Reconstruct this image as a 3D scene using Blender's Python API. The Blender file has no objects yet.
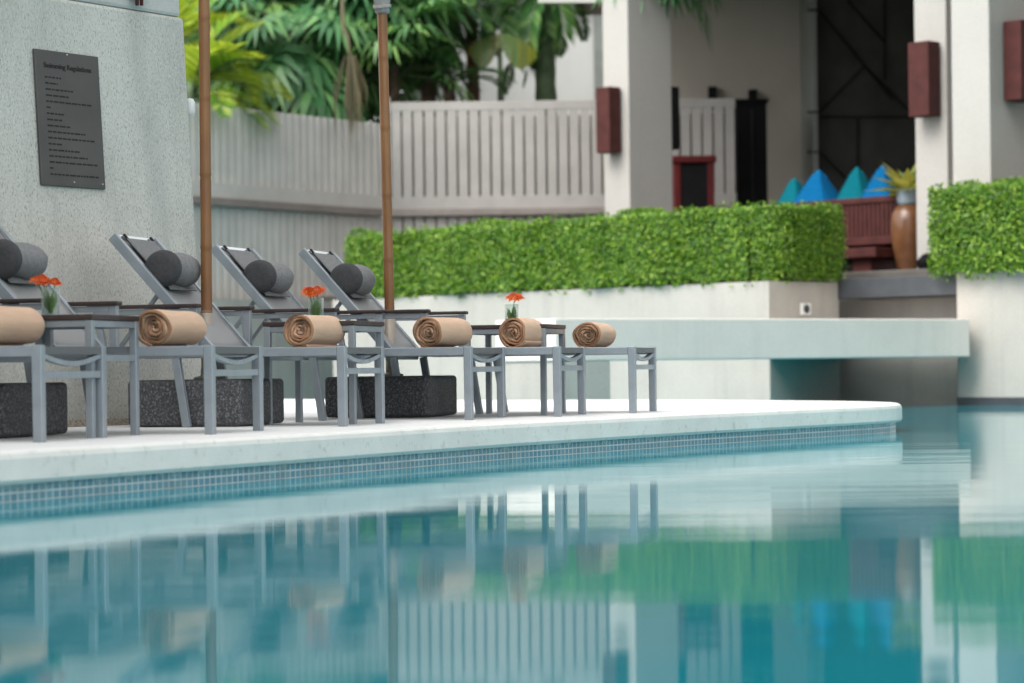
import bpy, bmesh, math, random
from mathutils import Vector, Matrix, Euler
R = math.radians
rnd = random.Random(11)
sc = bpy.context.scene
COL = sc.collection

# ------------------------------------------------------------------ camera model (metres; deck top is z = 0)
F = 2418.0; ROLL = 0.0122; HC = 0.287; HOR = 25.5; WZ = -0.192
def ray(px, py):
    dx, dy = px - 512, py - 341.5
    return (dx - ROLL*dy)/F, (HOR - dy - ROLL*dx)/F
def at(px, py, D):
    a, b = ray(px, py); return Vector((a*D, D, HC + b*D))
def onz(px, py, z=0.0):
    a, b = ray(px, py); D = (z - HC)/b; return Vector((a*D, D, z))
UX = Vector((0.695, -0.719, 0)); VX = Vector((0.719, 0.695, 0)); C1 = Vector((2.878, 27.0, 0))
def B(a, b, z=0.0): return C1 + UX*a + VX*b + Vector((0, 0, z))
ANG_U = math.atan2(UX.y, UX.x)

# ------------------------------------------------------------------ materials
MATS = {}
def nt(name):
    m = bpy.data.materials.new(name); m.use_nodes = True
    t = m.node_tree; p = t.nodes['Principled BSDF']; MATS[name] = m
    return m, t, p
def lk(t, a, b): t.links.new(a, b)
def coords(t, kind='Object', scale=(1, 1, 1)):
    c = t.nodes.new('ShaderNodeTexCoord'); mp = t.nodes.new('ShaderNodeMapping'); mp.inputs['Scale'].default_value = scale
    lk(t, c.outputs[kind], mp.inputs['Vector']); return mp.outputs['Vector']
def noise(t, vec, scale, detail=4, rough=.55):
    n = t.nodes.new('ShaderNodeTexNoise'); n.inputs['Scale'].default_value = scale; n.inputs['Detail'].default_value = detail
    n.inputs['Roughness'].default_value = rough
    if vec is not None: lk(t, vec, n.inputs['Vector'])
    return n.outputs['Fac']
def ramp(t, fac, stops):
    r = t.nodes.new('ShaderNodeValToRGB'); e = r.color_ramp.elements
    while len(e) < len(stops): e.new(.5)
    for k, (p, c) in enumerate(stops):
        e[k].position = p; e[k].color = (*c, 1) if len(c) == 3 else c
    lk(t, fac, r.inputs['Fac']); return r.outputs['Color']
def mixc(t, fac, a, b, mode='MIX'):
    m = t.nodes.new('ShaderNodeMix'); m.data_type = 'RGBA'; m.blend_type = mode
    for s, v in ((0, fac), (6, a), (7, b)):
        if hasattr(v, 'is_linked') or hasattr(v, 'links'): lk(t, v, m.inputs[s])
        elif s == 0: m.inputs[0].default_value = v
        else: m.inputs[s].default_value = (*v, 1)
    return m.outputs[2]
def bump(t, p, h, strength, dist=.01):
    b = t.nodes.new('ShaderNodeBump'); b.inputs['Strength'].default_value = strength; b.inputs['Distance'].default_value = dist
    lk(t, h, b.inputs['Height']); lk(t, b.outputs['Normal'], p.inputs['Normal'])
def simple(name, col, rough=.6, metal=0, var=.12, scale=6, bscale=None, bstr=.2, spec=.5, bdist=.004):
    m, t, p = nt(name); v = coords(t)
    n = noise(t, v, scale)
    lo = tuple(c*(1 - var) for c in col); hi = tuple(min(1, c*(1 + var)) for c in col)
    lk(t, ramp(t, n, [(.3, lo), (.7, hi)]), p.inputs['Base Color'])
    p.inputs['Roughness'].default_value = rough; p.inputs['Metallic'].default_value = metal
    p.inputs['Specular IOR Level'].default_value = spec
    if bscale: bump(t, p, noise(t, v, bscale, 3), bstr, bdist)
    return m
def leafmat(name, stops, trans=.35, rough=.45, tcol=None):
    m, t, p = nt(name)
    g = t.nodes.new('ShaderNodeNewGeometry')
    c = ramp(t, g.outputs['Random Per Island'], stops)
    lk(t, c, p.inputs['Base Color']); p.inputs['Roughness'].default_value = rough
    tr = t.nodes.new('ShaderNodeBsdfTranslucent')
    lk(t, mixc(t, .5, c, tcol or (.3, .45, .03)), tr.inputs['Color'])
    mx = t.nodes.new('ShaderNodeMixShader'); mx.inputs[0].default_value = trans
    lk(t, p.outputs[0], mx.inputs[1]); lk(t, tr.outputs[0], mx.inputs[2])
    lk(t, mx.outputs[0], t.nodes['Material Output'].inputs['Surface'])
    return m

alu = simple('grey_aluminium', (.30, .34, .375), .38, .35, .10, 9)
sleeve_m = simple('brushed_sleeve', (.34, .30, .25), .55, .3, .1, 9)
alu_bright = simple('bright_aluminium', (.62, .64, .66), .25, .9, .06, 9)
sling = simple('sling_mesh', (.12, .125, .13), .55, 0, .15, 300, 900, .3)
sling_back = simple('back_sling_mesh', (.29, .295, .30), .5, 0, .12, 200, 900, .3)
charcoal = simple('charcoal_fabric', (.20, .203, .208), .85, 0, .18, 60, 700, .4)
black_fab = simple('black_fabric', (.022, .022, .026), .8, 0, .2, 60, 700, .3)
end_fab = simple('dark_charcoal_fabric', (.055, .056, .06), .85, 0, .2, 60, 700, .4)
wood_dark = simple('dark_wood_slat', (.045, .03, .028), .45, 0, .35, 14, 60, .2)
granite = None
def mk_granite():
    m, t, p = nt('black_granite'); v = coords(t)
    vo = t.nodes.new('ShaderNodeTexVoronoi'); vo.inputs['Scale'].default_value = 70; lk(t, v, vo.inputs['Vector'])
    n = noise(t, v, 85, 3)
    base = ramp(t, n, [(.33, (.03, .032, .036)), (.54, (.10, .103, .112)), (.70, (.32, .32, .33))])
    sp = ramp(t, vo.outputs['Distance'], [(.0, (.17, .17, .18)), (.25, (.03, .03, .035))])
    lk(t, mixc(t, .4, base, sp), p.inputs['Base Color']); p.inputs['Roughness'].default_value = .62
    bump(t, p, n, .35, .004); return m
granite = mk_granite()
def mk_towel(name='terry_towel', col=(.80, .505, .325)):
    m, t, p = nt(name); v = coords(t)
    n = noise(t, v, 260, 3); n2 = noise(t, coords(t, 'Object', (40, 6, 40)), 1.0, 3)
    c = ramp(t, n, [(.3, tuple(x*.8 for x in col)), (.7, tuple(min(1, x*1.12) for x in col))])
    lk(t, mixc(t, .25, c, ramp(t, n2, [(.4, tuple(x*.8 for x in col)), (.6, tuple(min(1, x*1.15) for x in col))])), p.inputs['Base Color'])
    p.inputs['Roughness'].default_value = .95; p.inputs['Sheen Weight'].default_value = .35; p.inputs['Specular IOR Level'].default_value = .1
    bump(t, p, n, 1.0, .007); return m
towelm = mk_towel()
towel_end_shade = simple('terry_towel_end_shade', (.36, .205, .125), .95, 0, .25, 200, 500, .8, .1)  # darker towel colour: shade of the recessed spiral painted onto the roll ends
def mk_bamboo():
    m, t, p = nt('bamboo_pole'); v = coords(t, 'Object', (60, 60, 3))
    n = noise(t, v, 1.0, 5); n2 = noise(t, coords(t), 2.2, 2)
    c = mixc(t, .45, ramp(t, n, [(.25, (.14, .055, .016)), (.75, (.28, .125, .045))]), ramp(t, n2, [(.35, (.14, .06, .02)), (.65, (.31, .145, .052))]))
    lk(t, c, p.inputs['Base Color']); p.inputs['Roughness'].default_value = .4; bump(t, p, n, .15, .003); return m
bamboo = mk_bamboo()
canvas = simple('umbrella_canvas', (.30, .29, .29), .9, 0, .15, 12, 400, .4)
rope_m = simple('pale_rope', (.42, .40, .36), .9, 0, .15, 90)
glassm = None
def mk_glass():
    m, t, p = nt('clear_glass'); p.inputs['Roughness'].default_value = .03
    lk(t, ramp(t, noise(t, coords(t), 5, 2), [(.3, (.75, .82, .80)), (.7, (.85, .9, .88))]), p.inputs['Base Color'])
    tr = t.nodes.new('ShaderNodeBsdfTransparent'); tr.inputs['Color'].default_value = (.93, .97, .95, 1)
    lw = t.nodes.new('ShaderNodeLayerWeight'); lw.inputs['Blend'].default_value = .14
    mx = t.nodes.new('ShaderNodeMixShader'); lk(t, lw.outputs['Facing'], mx.inputs[0]); lk(t, tr.outputs[0], mx.inputs[1]); lk(t, p.outputs[0], mx.inputs[2])
    lk(t, mx.outputs[0], t.nodes['Material Output'].inputs['Surface']); return m
glassm = mk_glass()
petal = leafmat('orange_petal', [(0, (.55, .06, .008)), (.5, (.72, .11, .012)), (1, (.82, .2, .02))], .3, .5, (.9, .2, .02))
flower_eye = simple('flower_centre', (.25, .06, .01), .8, 0, .3, 200)
stem_m = leafmat('vase_leaf', [(0, (.06, .17, .02)), (1, (.2, .36, .05))], .35)
plaque_m = simple('dark_metal_plaque', (.10, .10, .10), .36, .5, .12, 3, 60, .05)
ink = simple('dark_lettering', (.012, .012, .013), .7, 0, .1, 5)
maroon = simple('maroon_timber', (.058, .016, .014), .6, 0, .25, 8, 40, .15, spec=.2)
maroon_bright = simple('red_lacquer', (.085, .008, .008), .5, 0, .2, 8, spec=.2)
blackm = simple('black_joinery', (.008, .008, .009), .7, 0, .2, 5, spec=.08)
teal_f = simple('teal_cushion_fabric', (.003, .10, .13), .95, 0, .12, 20, 400, .3, spec=.05)
blue_f = simple('blue_cushion_fabric', (.003, .085, .21), .95, 0, .12, 20, 400, .3, spec=.05)
jar_m = None
def mk_jar():
    m, t, p = nt('brown_glazed_jar'); v = coords(t)
    n = noise(t, v, 4, 4)
    lk(t, ramp(t, n, [(.3, (.085, .034, .014)), (.7, (.16, .07, .03))]), p.inputs['Base Color']); p.inputs['Roughness'].default_value = .3
    return m
jar_m = mk_jar()
jar_neck = simple('grey_blue_glaze', (.27, .33, .38), .45, 0, .15, 8)
soil = simple('planting_soil', (.05, .035, .025), .95, 0, .4, 14, 40, .6)
white_m = simple('white_paint', (.75, .76, .75), .5, 0, .05, 3)
def stucco(name, col, var=.07, dirt=.35, bs=90, bstr=.25):
    m, t, p = nt(name); v = coords(t)
    n = noise(t, v, 1.1, 5, .6); n2 = noise(t, v, 60, 3)
    st = noise(t, coords(t, 'Object', (5, 5, .35)), 1.0, 4, .6)
    c = ramp(t, n, [(.3, tuple(x*(1 - var) for x in col)), (.7, tuple(min(1, x*(1 + var)) for x in col))])
    d = ramp(t, st, [(.52, (0, 0, 0)), (.8, (dirt, dirt, dirt))])
    c = mixc(t, d, c, tuple(x*.62 for x in col))
    lk(t, mixc(t, .12, c, ramp(t, n2, [(.3, (.35, .35, .33)), (.7, (.9, .9, .88))])), p.inputs['Base Color'])
    p.inputs['Roughness'].default_value = .85; p.inputs['Specular IOR Level'].default_value = .25
    bump(t, p, noise(t, v, bs, 3), bstr, .006); return m
cream = stucco('cream_stucco', (.375, .345, .31), .10, .5)
beam_m = stucco('grey_white_render', (.66, .60, .555), .06, .3)
col_m = stucco('pale_column_render', (.355, .338, .315), .04, .12)
room_m = stucco('beige_room_wall', (.34, .305, .255), .05, .1)
white_wall = stucco('white_house_wall', (.48, .49, .475), .05, .2)
deck_m = None
def mk_deck():
    m, t, p = nt('white_deck_concrete'); v = coords(t)
    n = noise(t, v, .9, 6, .6); n2 = noise(t, v, 160, 2); n3 = noise(t, v, 14, 5, .65)
    c = ramp(t, n, [(.3, (.74, .755, .75)), (.7, (.84, .84, .83))])
    c = mixc(t, ramp(t, n3, [(.55, (0, 0, 0)), (.8, (.4, .4, .4))]), c, (.52, .55, .53))
    c = mixc(t, ramp(t, n2, [(.62, (0, 0, 0)), (.75, (.35, .35, .35))]), c, (.45, .47, .45))
    lk(t, c, p.inputs['Base Color']); p.inputs['Roughness'].default_value = .7; bump(t, p, n2, .25, .003); return m
deck_m = mk_deck()
coping_m = None
def mk_coping():
    m, t, p = nt('pale_coping_stone'); v = coords(t)
    n = noise(t, v, 3.0, 6, .62); n2 = noise(t, v, 120, 2)
    c = ramp(t, n, [(.3, (.68, .67, .63)), (.7, (.81, .80, .76))])
    c = mixc(t, ramp(t, noise(t, v, 22, 4), [(.58, (0, 0, 0)), (.8, (.6, .6, .6))]), c, (.33, .38, .33))
    lk(t, c, p.inputs['Base Color']); p.inputs['Roughness'].default_value = .65; bump(t, p, n2, .4, .004); return m
coping_m = mk_coping()
def mk_tile():
    m, t, p = nt('blue_mosaic_tile')
    c = t.nodes.new('ShaderNodeTexCoord')
    b = t.nodes.new('ShaderNodeTexBrick'); b.offset = 0; b.inputs['Scale'].default_value = 1
    b.inputs['Brick Width'].default_value = .042; b.inputs['Row Height'].default_value = .034; b.inputs['Mortar Size'].default_value = .0035
    b.inputs['Color1'].default_value = (.09, .25, .34, 1); b.inputs['Color2'].default_value = (.16, .34, .42, 1); b.inputs['Mortar'].default_value = (.62, .67, .66, 1)
    lk(t, c.outputs['UV'], b.inputs['Vector'])
    n = noise(t, coords(t), 9, 4)
    base = mixc(t, ramp(t, n, [(.45, (0, 0, 0)), (.75, (.5, .5, .5))]), b.outputs['Color'], (.2, .27, .27))
    sp = t.nodes.new('ShaderNodeSeparateXYZ'); lk(t, c.outputs['UV'], sp.inputs[0])
    mr = t.nodes.new('ShaderNodeMapRange'); mr.inputs[1].default_value = .045; mr.inputs[2].default_value = .068; lk(t, sp.outputs[1], mr.inputs[0])
    mu = t.nodes.new('ShaderNodeMath'); mu.operation = 'MULTIPLY'; lk(t, mr.outputs[0], mu.inputs[0])
    lk(t, ramp(t, noise(t, coords(t), 16, 5, .65), [(.45, (0, 0, 0)), (.6, (1, 1, 1))]), mu.inputs[1])
    lk(t, mixc(t, mu.outputs[0], base, (.62, .64, .58)), p.inputs['Base Color'])
    p.inputs['Roughness'].default_value = .25; bump(t, p, b.outputs['Fac'], -.3, .003); return m
tile_m = mk_tile()
def mk_stone():
    m, t, p = nt('pebbledash_tower'); v = coords(t)
    n = noise(t, coords(t, 'Object', (1, 1, .45)), 140, 4, .62); big = noise(t, coords(t, 'Object', (1.2, 1.2, .5)), 1.6, 5, .6)
    vo = t.nodes.new('ShaderNodeTexVoronoi'); vo.inputs['Scale'].default_value = 62; lk(t, v, vo.inputs['Vector'])
    c = ramp(t, big, [(.28, (.42, .42, .385)), (.5, (.56, .56, .52)), (.72, (.64, .635, .595))])
    pits = ramp(t, n, [(.30, (1, 1, 1)), (.47, (0, 0, 0))])
    c = mixc(t, pits, c, (.25, .26, .235))
    c = mixc(t, ramp(t, n, [(.56, (0, 0, 0)), (.68, (.5, .5, .5))]), c, (.74, .76, .74))
    st = noise(t, coords(t, 'Object', (7, 7, .3)), 1.0, 4)
    c = mixc(t, ramp(t, st, [(.5, (0, 0, 0)), (.75, (.45, .45, .45))]), c, (.33, .355, .34))
    lk(t, c, p.inputs['Base Color']); p.inputs['Roughness'].default_value = .9; p.inputs['Specular IOR Level'].default_value = .2
    bump(t, p, n, .45, .006); return m
stone_m = mk_stone()
fence_m = simple('pale_grey_fence_paint', (.315, .30, .285), .6, 0, .09, 2.5, 50, .1)
ribbed_lit_m = simple('fence_paint_lit_copy', (.46, .445, .42), .6, 0, .09, 2.5, 50, .1)  # fence paint lightened to stand in for light the left ribs miss
ledge_m = simple('fence_ledge_timber', (.20, .175, .16), .6, 0, .15, 4)
dark_panel = simple('dark_slate_cladding', (.04, .04, .037), .7, 0, .35, 1.3, 30, .2, spec=.15)
pil_m = simple('grey_green_pilaster', (.17, .185, .17), .6, 0, .1, 5)
slab_m = simple('charcoal_step_stone', (.045, .05, .058), .5, 0, .2, 6, 80, .2)
hedge_m = leafmat('hedge_leaf', [(0, (.022, .080, .006)), (.4, (.070, .185, .010)), (.75, (.155, .315, .02)), (1, (.38, .52, .06))], .26, .42, (.28, .5, .03))
twig_m = simple('hedge_twigs', (.035, .05, .018), .9, 0, .4, 20)
areca_m = leafmat('yellow_palm_leaf', [(0, (.06, .20, .02)), (.45, (.14, .33, .03)), (.8, (.34, .48, .05)), (1, (.52, .60, .14))], .42, .4, (.6, .62, .04))
palm_m = leafmat('dark_palm_leaf', [(0, (.03, .10, .025)), (.6, (.065, .18, .045)), (1, (.20, .34, .09))], .25, .4, (.06, .2, .03))
fan_m = leafmat('fan_palm_leaf', [(0, (.03, .115, .04)), (.6, (.06, .185, .065)), (1, (.15, .30, .10))], .25, .4, (.05, .2, .06))
banana_m = leafmat('yellowing_leaf', [(0, (.05, .12, .015)), (.45, (.22, .22, .015)), (.6, (.06, .14, .02)), (1, (.08, .2, .03))], .4, .4, (.5, .4, .02))
dry_m = leafmat('dry_leaf', [(0, (.05, .045, .022)), (1, (.13, .11, .055))], .2, .8, (.3, .2, .08))
bush_m = leafmat('shrub_leaf', [(0, (.025, .09, .03)), (.6, (.05, .16, .045)), (1, (.13, .26, .07))], .25, .45, (.1, .25, .03))
trunk_m = simple('palm_trunk_bark', (.12, .085, .06), .9, 0, .35, 9, 30, .6)
green_trunk = simple('green_palm_stem', (.06, .10, .045), .7, 0, .3, 9, 30, .4)
pot_leaf = leafmat('potted_leaf', [(0, (.16, .2, .03)), (.5, (.32, .34, .06)), (1, (.45, .4, .1))], .35, .45, (.5, .5, .06))
ground_m = simple('bare_ground', (.16, .14, .11), .95, 0, .3, .5, 20, .4)
terrace_m = simple('terrace_soil', (.07, .06, .04), .95, 0, .35, 1.5, 20, .5)
floor_m = simple('veranda_floor_stone', (.12, .11, .10), .5, 0, .2, 2)
pebble_m = simple('pebble_strip', (.27, .235, .19), .9, 0, .5, 70, 80, .8)
def mk_water():
    m, t, p = nt('pool_water')
    v = coords(t)
    p.inputs['Base Color'].default_value = (.010, .235, .30, 1)
    n0 = noise(t, v, .35, 3)
    lk(t, ramp(t, n0, [(.3, (.008, .235, .295)), (.7, (.012, .275, .34))]), p.inputs['Base Color'])
    p.inputs['Roughness'].default_value = .03; p.inputs['IOR'].default_value = 1.333
    w1 = noise(t, coords(t, 'Object', (.10, 1, 1)), 9.0, 3, .5); w2 = noise(t, coords(t, 'Object', (.25, 1.6, 1)), .6, 2, .5)
    ad = t.nodes.new('ShaderNodeMath'); ad.operation = 'MULTIPLY_ADD'; ad.inputs[1].default_value = .22
    lk(t, w1, ad.inputs[0]); lk(t, w2, ad.inputs[2])
    bump(t, p, ad.outputs[0], 1.0, .0034); return m
water_m = mk_water()

# ------------------------------------------------------------------ mesh builder
class MB:
    def __init__(s): s.v = []; s.f = []; s.uv = {}
    def add(s, vs, fs):
        o = len(s.v); s.v += [tuple(v) for v in vs]; s.f += [tuple(i + o for i in f) for f in fs]; return s
    def box(s, x0, x1, y0, y1, z0, z1, M=None):
        vs = [Vector((x, y, z)) for z in (z0, z1) for x, y in ((x0, y0), (x1, y0), (x1, y1), (x0, y1))]
        if M is not None: vs = [M @ v for v in vs]
        return s.add(vs, [(3, 2, 1, 0), (4, 5, 6, 7), (0, 1, 5, 4), (1, 2, 6, 5), (2, 3, 7, 6), (3, 0, 4, 7)])
    def bar(s, a, b, w, h, up=(0, 0, 1)):
        a, b = Vector(a), Vector(b); d = (b - a).normalized(); up = Vector(up)
        x = d.cross(up)
        if x.length < 1e-4: x = d.cross(Vector((0, 1, 0)))
        x.normalize(); y = x.cross(d).normalized()
        vs = [p + x*sx*w/2 + y*sy*h/2 for p in (a, b) for sx, sy in ((-1, -1), (1, -1), (1, 1), (-1, 1))]
        return s.add(vs, [(0, 1, 2, 3)[::-1], (4, 5, 6, 7), (0, 1, 5, 4), (1, 2, 6, 5), (2, 3, 7, 6), (3, 0, 4, 7)])
    def prism(s, pts, z0, z1):
        n = len(pts); area = sum(pts[i][0]*pts[(i+1) % n][1] - pts[(i+1) % n][0]*pts[i][1] for i in range(n))
        if area < 0: pts = pts[::-1]
        vs = [(p[0], p[1], z0) for p in pts] + [(p[0], p[1], z1) for p in pts]
        return s.add(vs, [tuple(range(n))[::-1], tuple(range(n, 2*n))] + [(i, (i+1) % n, n + (i+1) % n, n + i) for i in range(n)])
    def hexa(s, bot, top):
        return s.add(list(bot) + list(top), [(3, 2, 1, 0), (4, 5, 6, 7), (0, 1, 5, 4), (1, 2, 6, 5), (2, 3, 7, 6), (3, 0, 4, 7)])
    def tube(s, pts, rad, n=10, cap=True):
        pts = [Vector(p) for p in pts]; rads = rad if isinstance(rad, (list, tuple)) else [rad]*len(pts)
        rings = []; px = None
        for i, p in enumerate(pts):
            d = (pts[min(i+1, len(pts)-1)] - pts[max(i-1, 0)]).normalized()
            if px is None:
                px = d.cross(Vector((0, 0, 1)))
                if px.length < 1e-3: px = Vector((1, 0, 0))
            px = (px - d*px.dot(d)).normalized(); py = d.cross(px)
            rings.append([p + (px*math.cos(2*math.pi*k/n) + py*math.sin(2*math.pi*k/n))*rads[i] for k in range(n)])
        vs = [v for r in rings for v in r]; fs = []
        for i in range(len(pts)-1):
            for k in range(n): fs.append((i*n+k, i*n+(k+1) % n, (i+1)*n+(k+1) % n, (i+1)*n+k))
        if cap: fs += [tuple(range(n))[::-1], tuple((len(pts)-1)*n + k for k in range(n))]
        return s.add(vs, fs)
    def lathe(s, prof, n=24, c=(0, 0, 0)):
        vs = []; fs = []
        for r, z in prof:
            vs += [(c[0] + r*math.cos(2*math.pi*k/n), c[1] + r*math.sin(2*math.pi*k/n), c[2] + z) for k in range(n)]
        for i in range(len(prof)-1):
            for k in range(n): fs.append((i*n+k, i*n+(k+1) % n, (i+1)*n+(k+1) % n, (i+1)*n+k))
        fs += [tuple(range(n))[::-1], tuple((len(prof)-1)*n + k for k in range(n))]
        return s.add(vs, fs)
    def build(s, name, mat, parent=None, smooth=False, bevel=0, seg=2, loc=None):
        me = bpy.data.meshes.new(name); me.from_pydata(s.v, [], s.f); me.validate(); me.update()
        me.materials.append(mat)
        if smooth: me.polygons.foreach_set('use_smooth', [True]*len(me.polygons))
        o = bpy.data.objects.new(name, me); COL.objects.link(o)
        if parent is not None: o.parent = parent
        if loc is not None: o.location = loc
        if bevel:
            b = o.modifiers.new('bevel', 'BEVEL'); b.width = bevel; b.segments = seg; b.limit_method = 'ANGLE'; b.angle_limit = R(40)
        return o
def tag(o, label, cat, group=None):
    o['label'] = label; o['category'] = cat
    if group: o['group'] = group
    return o
def struct(o, kind='structure'): o['kind'] = kind; return o
def thing(name, label, cat, loc=(0, 0, 0), rz=0, group=None):
    o = bpy.data.objects.new(name, None); COL.objects.link(o); o.empty_display_size = .1
    o.location = loc; o.rotation_euler = (0, 0, rz); return tag(o, label, cat, group)

# ------------------------------------------------------------------ world, sun, camera
SUN_EL, SUN_AZ = 50, -134      # azimuth from the viewing direction towards the right
w = bpy.data.worlds.new('World'); sc.world = w; w.use_nodes = True
t = w.node_tree; sky = t.nodes.new('ShaderNodeTexSky'); sky.sky_type = 'NISHITA'; sky.sun_disc = False
sky.sun_elevation = R(SUN_EL); sky.sun_rotation = R(SUN_AZ); sky.air_density = 1; sky.dust_density = 3.0; sky.ozone_density = 1.0
hs = t.nodes.new('ShaderNodeHueSaturation'); hs.inputs['Saturation'].default_value = .04
lk(t, sky.outputs[0], hs.inputs['Color']); lk(t, hs.outputs[0], t.nodes['Background'].inputs['Color'])
t.nodes['Background'].inputs['Strength'].default_value = .15
sd = Vector((math.sin(R(SUN_AZ))*math.cos(R(SUN_EL)), math.cos(R(SUN_AZ))*math.cos(R(SUN_EL)), math.sin(R(SUN_EL))))
L = bpy.data.lights.new('sun', 'SUN'); L.energy = .75; L.angle = R(40); L.color = (1, .94, .84)
lo = bpy.data.objects.new('sun', L); COL.objects.link(lo); lo.rotation_euler = sd.to_track_quat('Z', 'Y').to_euler(); lo.location = (10, 10, 30)
cam = bpy.data.cameras.new('camera'); co = bpy.data.objects.new('camera', cam); COL.objects.link(co); sc.camera = co
co.location = (0, 0, HC); co.rotation_euler = (R(90), ROLL, 0)
cam.sensor_width = 36; cam.lens = F*36/1024; cam.shift_y = HOR/1024; cam.clip_start = .05; cam.clip_end = 800
cam.dof.use_dof = True; cam.dof.focus_distance = 13.3; cam.dof.aperture_fstop = 2.2
sc.view_settings.view_transform = 'Standard'; sc.view_settings.look = 'None'; sc.view_settings.exposure = 1.44; sc.view_settings.gamma = 1
sc.cycles.use_denoising = True
try: sc.cycles.denoiser = 'OPENIMAGEDENOISE'
except Exception: pass
sc.cycles.max_bounces = 8; sc.cycles.transparent_max_bounces = 8; sc.cycles.sample_clamp_indirect = 6
sc.cycles.caustics_reflective = False; sc.cycles.caustics_refractive = False

# ------------------------------------------------------------------ setting: ground, water, deck
m = MB(); m.add([(-400, -400, -1.4), (400, -400, -1.4), (400, 400, -1.4), (-400, 400, -1.4)], [(0, 1, 2, 3)]); struct(m.build('ground', ground_m))
m = MB(); m.add([(-14, -14, WZ), (22, -14, WZ), (22, 38, WZ), (-14, 38, WZ)], [(0, 1, 2, 3)]); struct(m.build('pool_water', water_m))
edge = [(-7.5, 1.0), (-4.3, 4.6), (-2.95, 6.8), (-1.88, 8.9), (-1.106, 10.4), (0, 12.6), (.56, 13.52), (1.114, 14.4), (1.828, 15.4), (2.2, 15.92), (2.46, 16.3), (2.62, 16.6), (2.70, 16.85), (2.735, 17.1),
        (2.74, 17.4), (2.66, 17.85), (2.45, 18.4), (1.96, 19.2), (1.4, 19.95), (.745, 20.6), (-.27, 21.0), (-1.2, 22.2), (-2.2, 23.6), (-4, 24.4)]
deck_poly = edge + [(-13.9, 24.4), (-13.9, 1.0)]
m = MB(); m.prism(deck_poly, -.122, 0); struct(m.build('pool_deck', deck_m, bevel=.018, seg=3))
# coping face: a separate strip of stone under the rounded lip, and the tiled pool wall below it
def strip(name, pts, z0, z1, mat, off, uvscale=1):
    P = [Vector((p[0], p[1])) for p in pts]; out = []
    for i, p in enumerate(P):
        d = (P[min(i+1, len(P)-1)] - P[max(i-1, 0)]).normalized(); nrm = Vector((d.y, -d.x)); out.append(p - nrm*off)
    me = bpy.data.meshes.new(name); vs = []; fs = []; us = []; acc = 0
    for i, p in enumerate(out):
        if i: acc += (out[i] - out[i-1]).length
        vs += [(p.x, p.y, z0), (p.x, p.y, z1)]; us.append(acc)
    for i in range(len(out)-1): fs.append((2*i, 2*i+2, 2*i+3, 2*i+1))
    me.from_pydata(vs, [], fs); uvl = me.uv_layers.new(name='UVMap'); k = 0
    for i in range(len(out)-1):
        for u, v in ((us[i], z0), (us[i+1], z0), (us[i+1], z1), (us[i], z1)):
            uvl.data[k].uv = (u, v - WZ + .001); k += 1
    me.materials.append(mat); o = bpy.data.objects.new(name, me); COL.objects.link(o); return o
def smooth_line(pts, n=6):
    out = []
    for i in range(len(pts)-1):
        p0, p1, p2, p3 = (Vector(pts[max(i-1, 0)]), Vector(pts[i]), Vector(pts[i+1]), Vector(pts[min(i+2, len(pts)-1)]))
        for k in range(n):
            s = k/n; out.append(tuple(.5*((2*p1) + (p2-p0)*s + (2*p0-5*p1+4*p2-p3)*s*s + (3*p1-p0-3*p2+p3)*s**3)))
    return out + [tuple(pts[-1])]
struct(strip('pool_wall_tiles', edge, -1.4, -.12, tile_m, .03))
m = MB()
inner = [Vector(p) for p in edge]; off = []
for i, p in enumerate(inner):
    d = (inner[min(i+1, len(inner)-1)] - inner[max(i-1, 0)]).normalized(); off.append((p + Vector((d.y, -d.x))*.012))
# coping ring, proud of the deck by a few millimetres and 3 mm below its surface
vs = []; fs = []
prof = [(-.25, -.004), (-.02, -.004), (-.006, -.012), (0, -.03), (0, -.11), (-.012, -.126), (-.25, -.126)]
for i, p in enumerate(inner):
    d = (inner[min(i+1, len(inner)-1)] - inner[max(i-1, 0)]).normalized(); nn = Vector((d.y, -d.x))
    for q, z in prof: vs.append((p.x + nn.x*(q + .014), p.y + nn.y*(q + .014), z))
n_ = len(prof)
for i in range(len(inner)-1):
    for k in range(n_-1): fs.append((i*n_+k, i*n_+k+1, (i+1)*n_+k+1, (i+1)*n_+k)[::-1])
m.add(vs, fs); struct(m.build('pool_coping', coping_m, smooth=False))

# ------------------------------------------------------------------ tower with plaque
TD = Vector((.585, .811, 0)); TN = Vector((.811, -.585, 0)); TA = Vector((-1.72, 13.63, 0)); BAT = .062; LEDGE = 2.29
tw = thing('wall_tower', 'massive leaning wall of pale rough pebbledash carrying the dark plaque', 'wall')
def tface(s, z, n=0.0): return TA - TD*s + TN*(n - BAT*z) + Vector((0, 0, z))
m = MB()
m.hexa([tface(6, -.1), tface(0, -.1), tface(0, -.1, -3), tface(6, -.1, -3)], [tface(6, LEDGE), tface(-.0, LEDGE), tface(0, LEDGE, -2.8), tface(6, LEDGE, -2.8)])
m.build('wall', stone_m, tw, bevel=.02)
m = MB()
m.hexa([tface(6, LEDGE+.002, -.012), tface(.012, LEDGE+.002, -.012), tface(.01, LEDGE+.002, -2.7), tface(6, LEDGE+.002, -2.7)], [tface(6, 5.5, .1), tface(.05, 5.5, .1), tface(.05, 5.5, -2.5), tface(6, 5.5, -2.5)])
m.build('upper_wall', white_wall, tw, bevel=.02)
m = MB(); m.hexa([tface(6, .0, .09), tface(.02, .0, .09), tface(.02, .0, -.05), tface(6, .0, -.05)], [tface(6, .035, .07), tface(.02, .035, .07), tface(.02, .035, -.05), tface(6, .035, -.05)])
m.build('pebble_skirting', pebble_m, tw)
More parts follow.
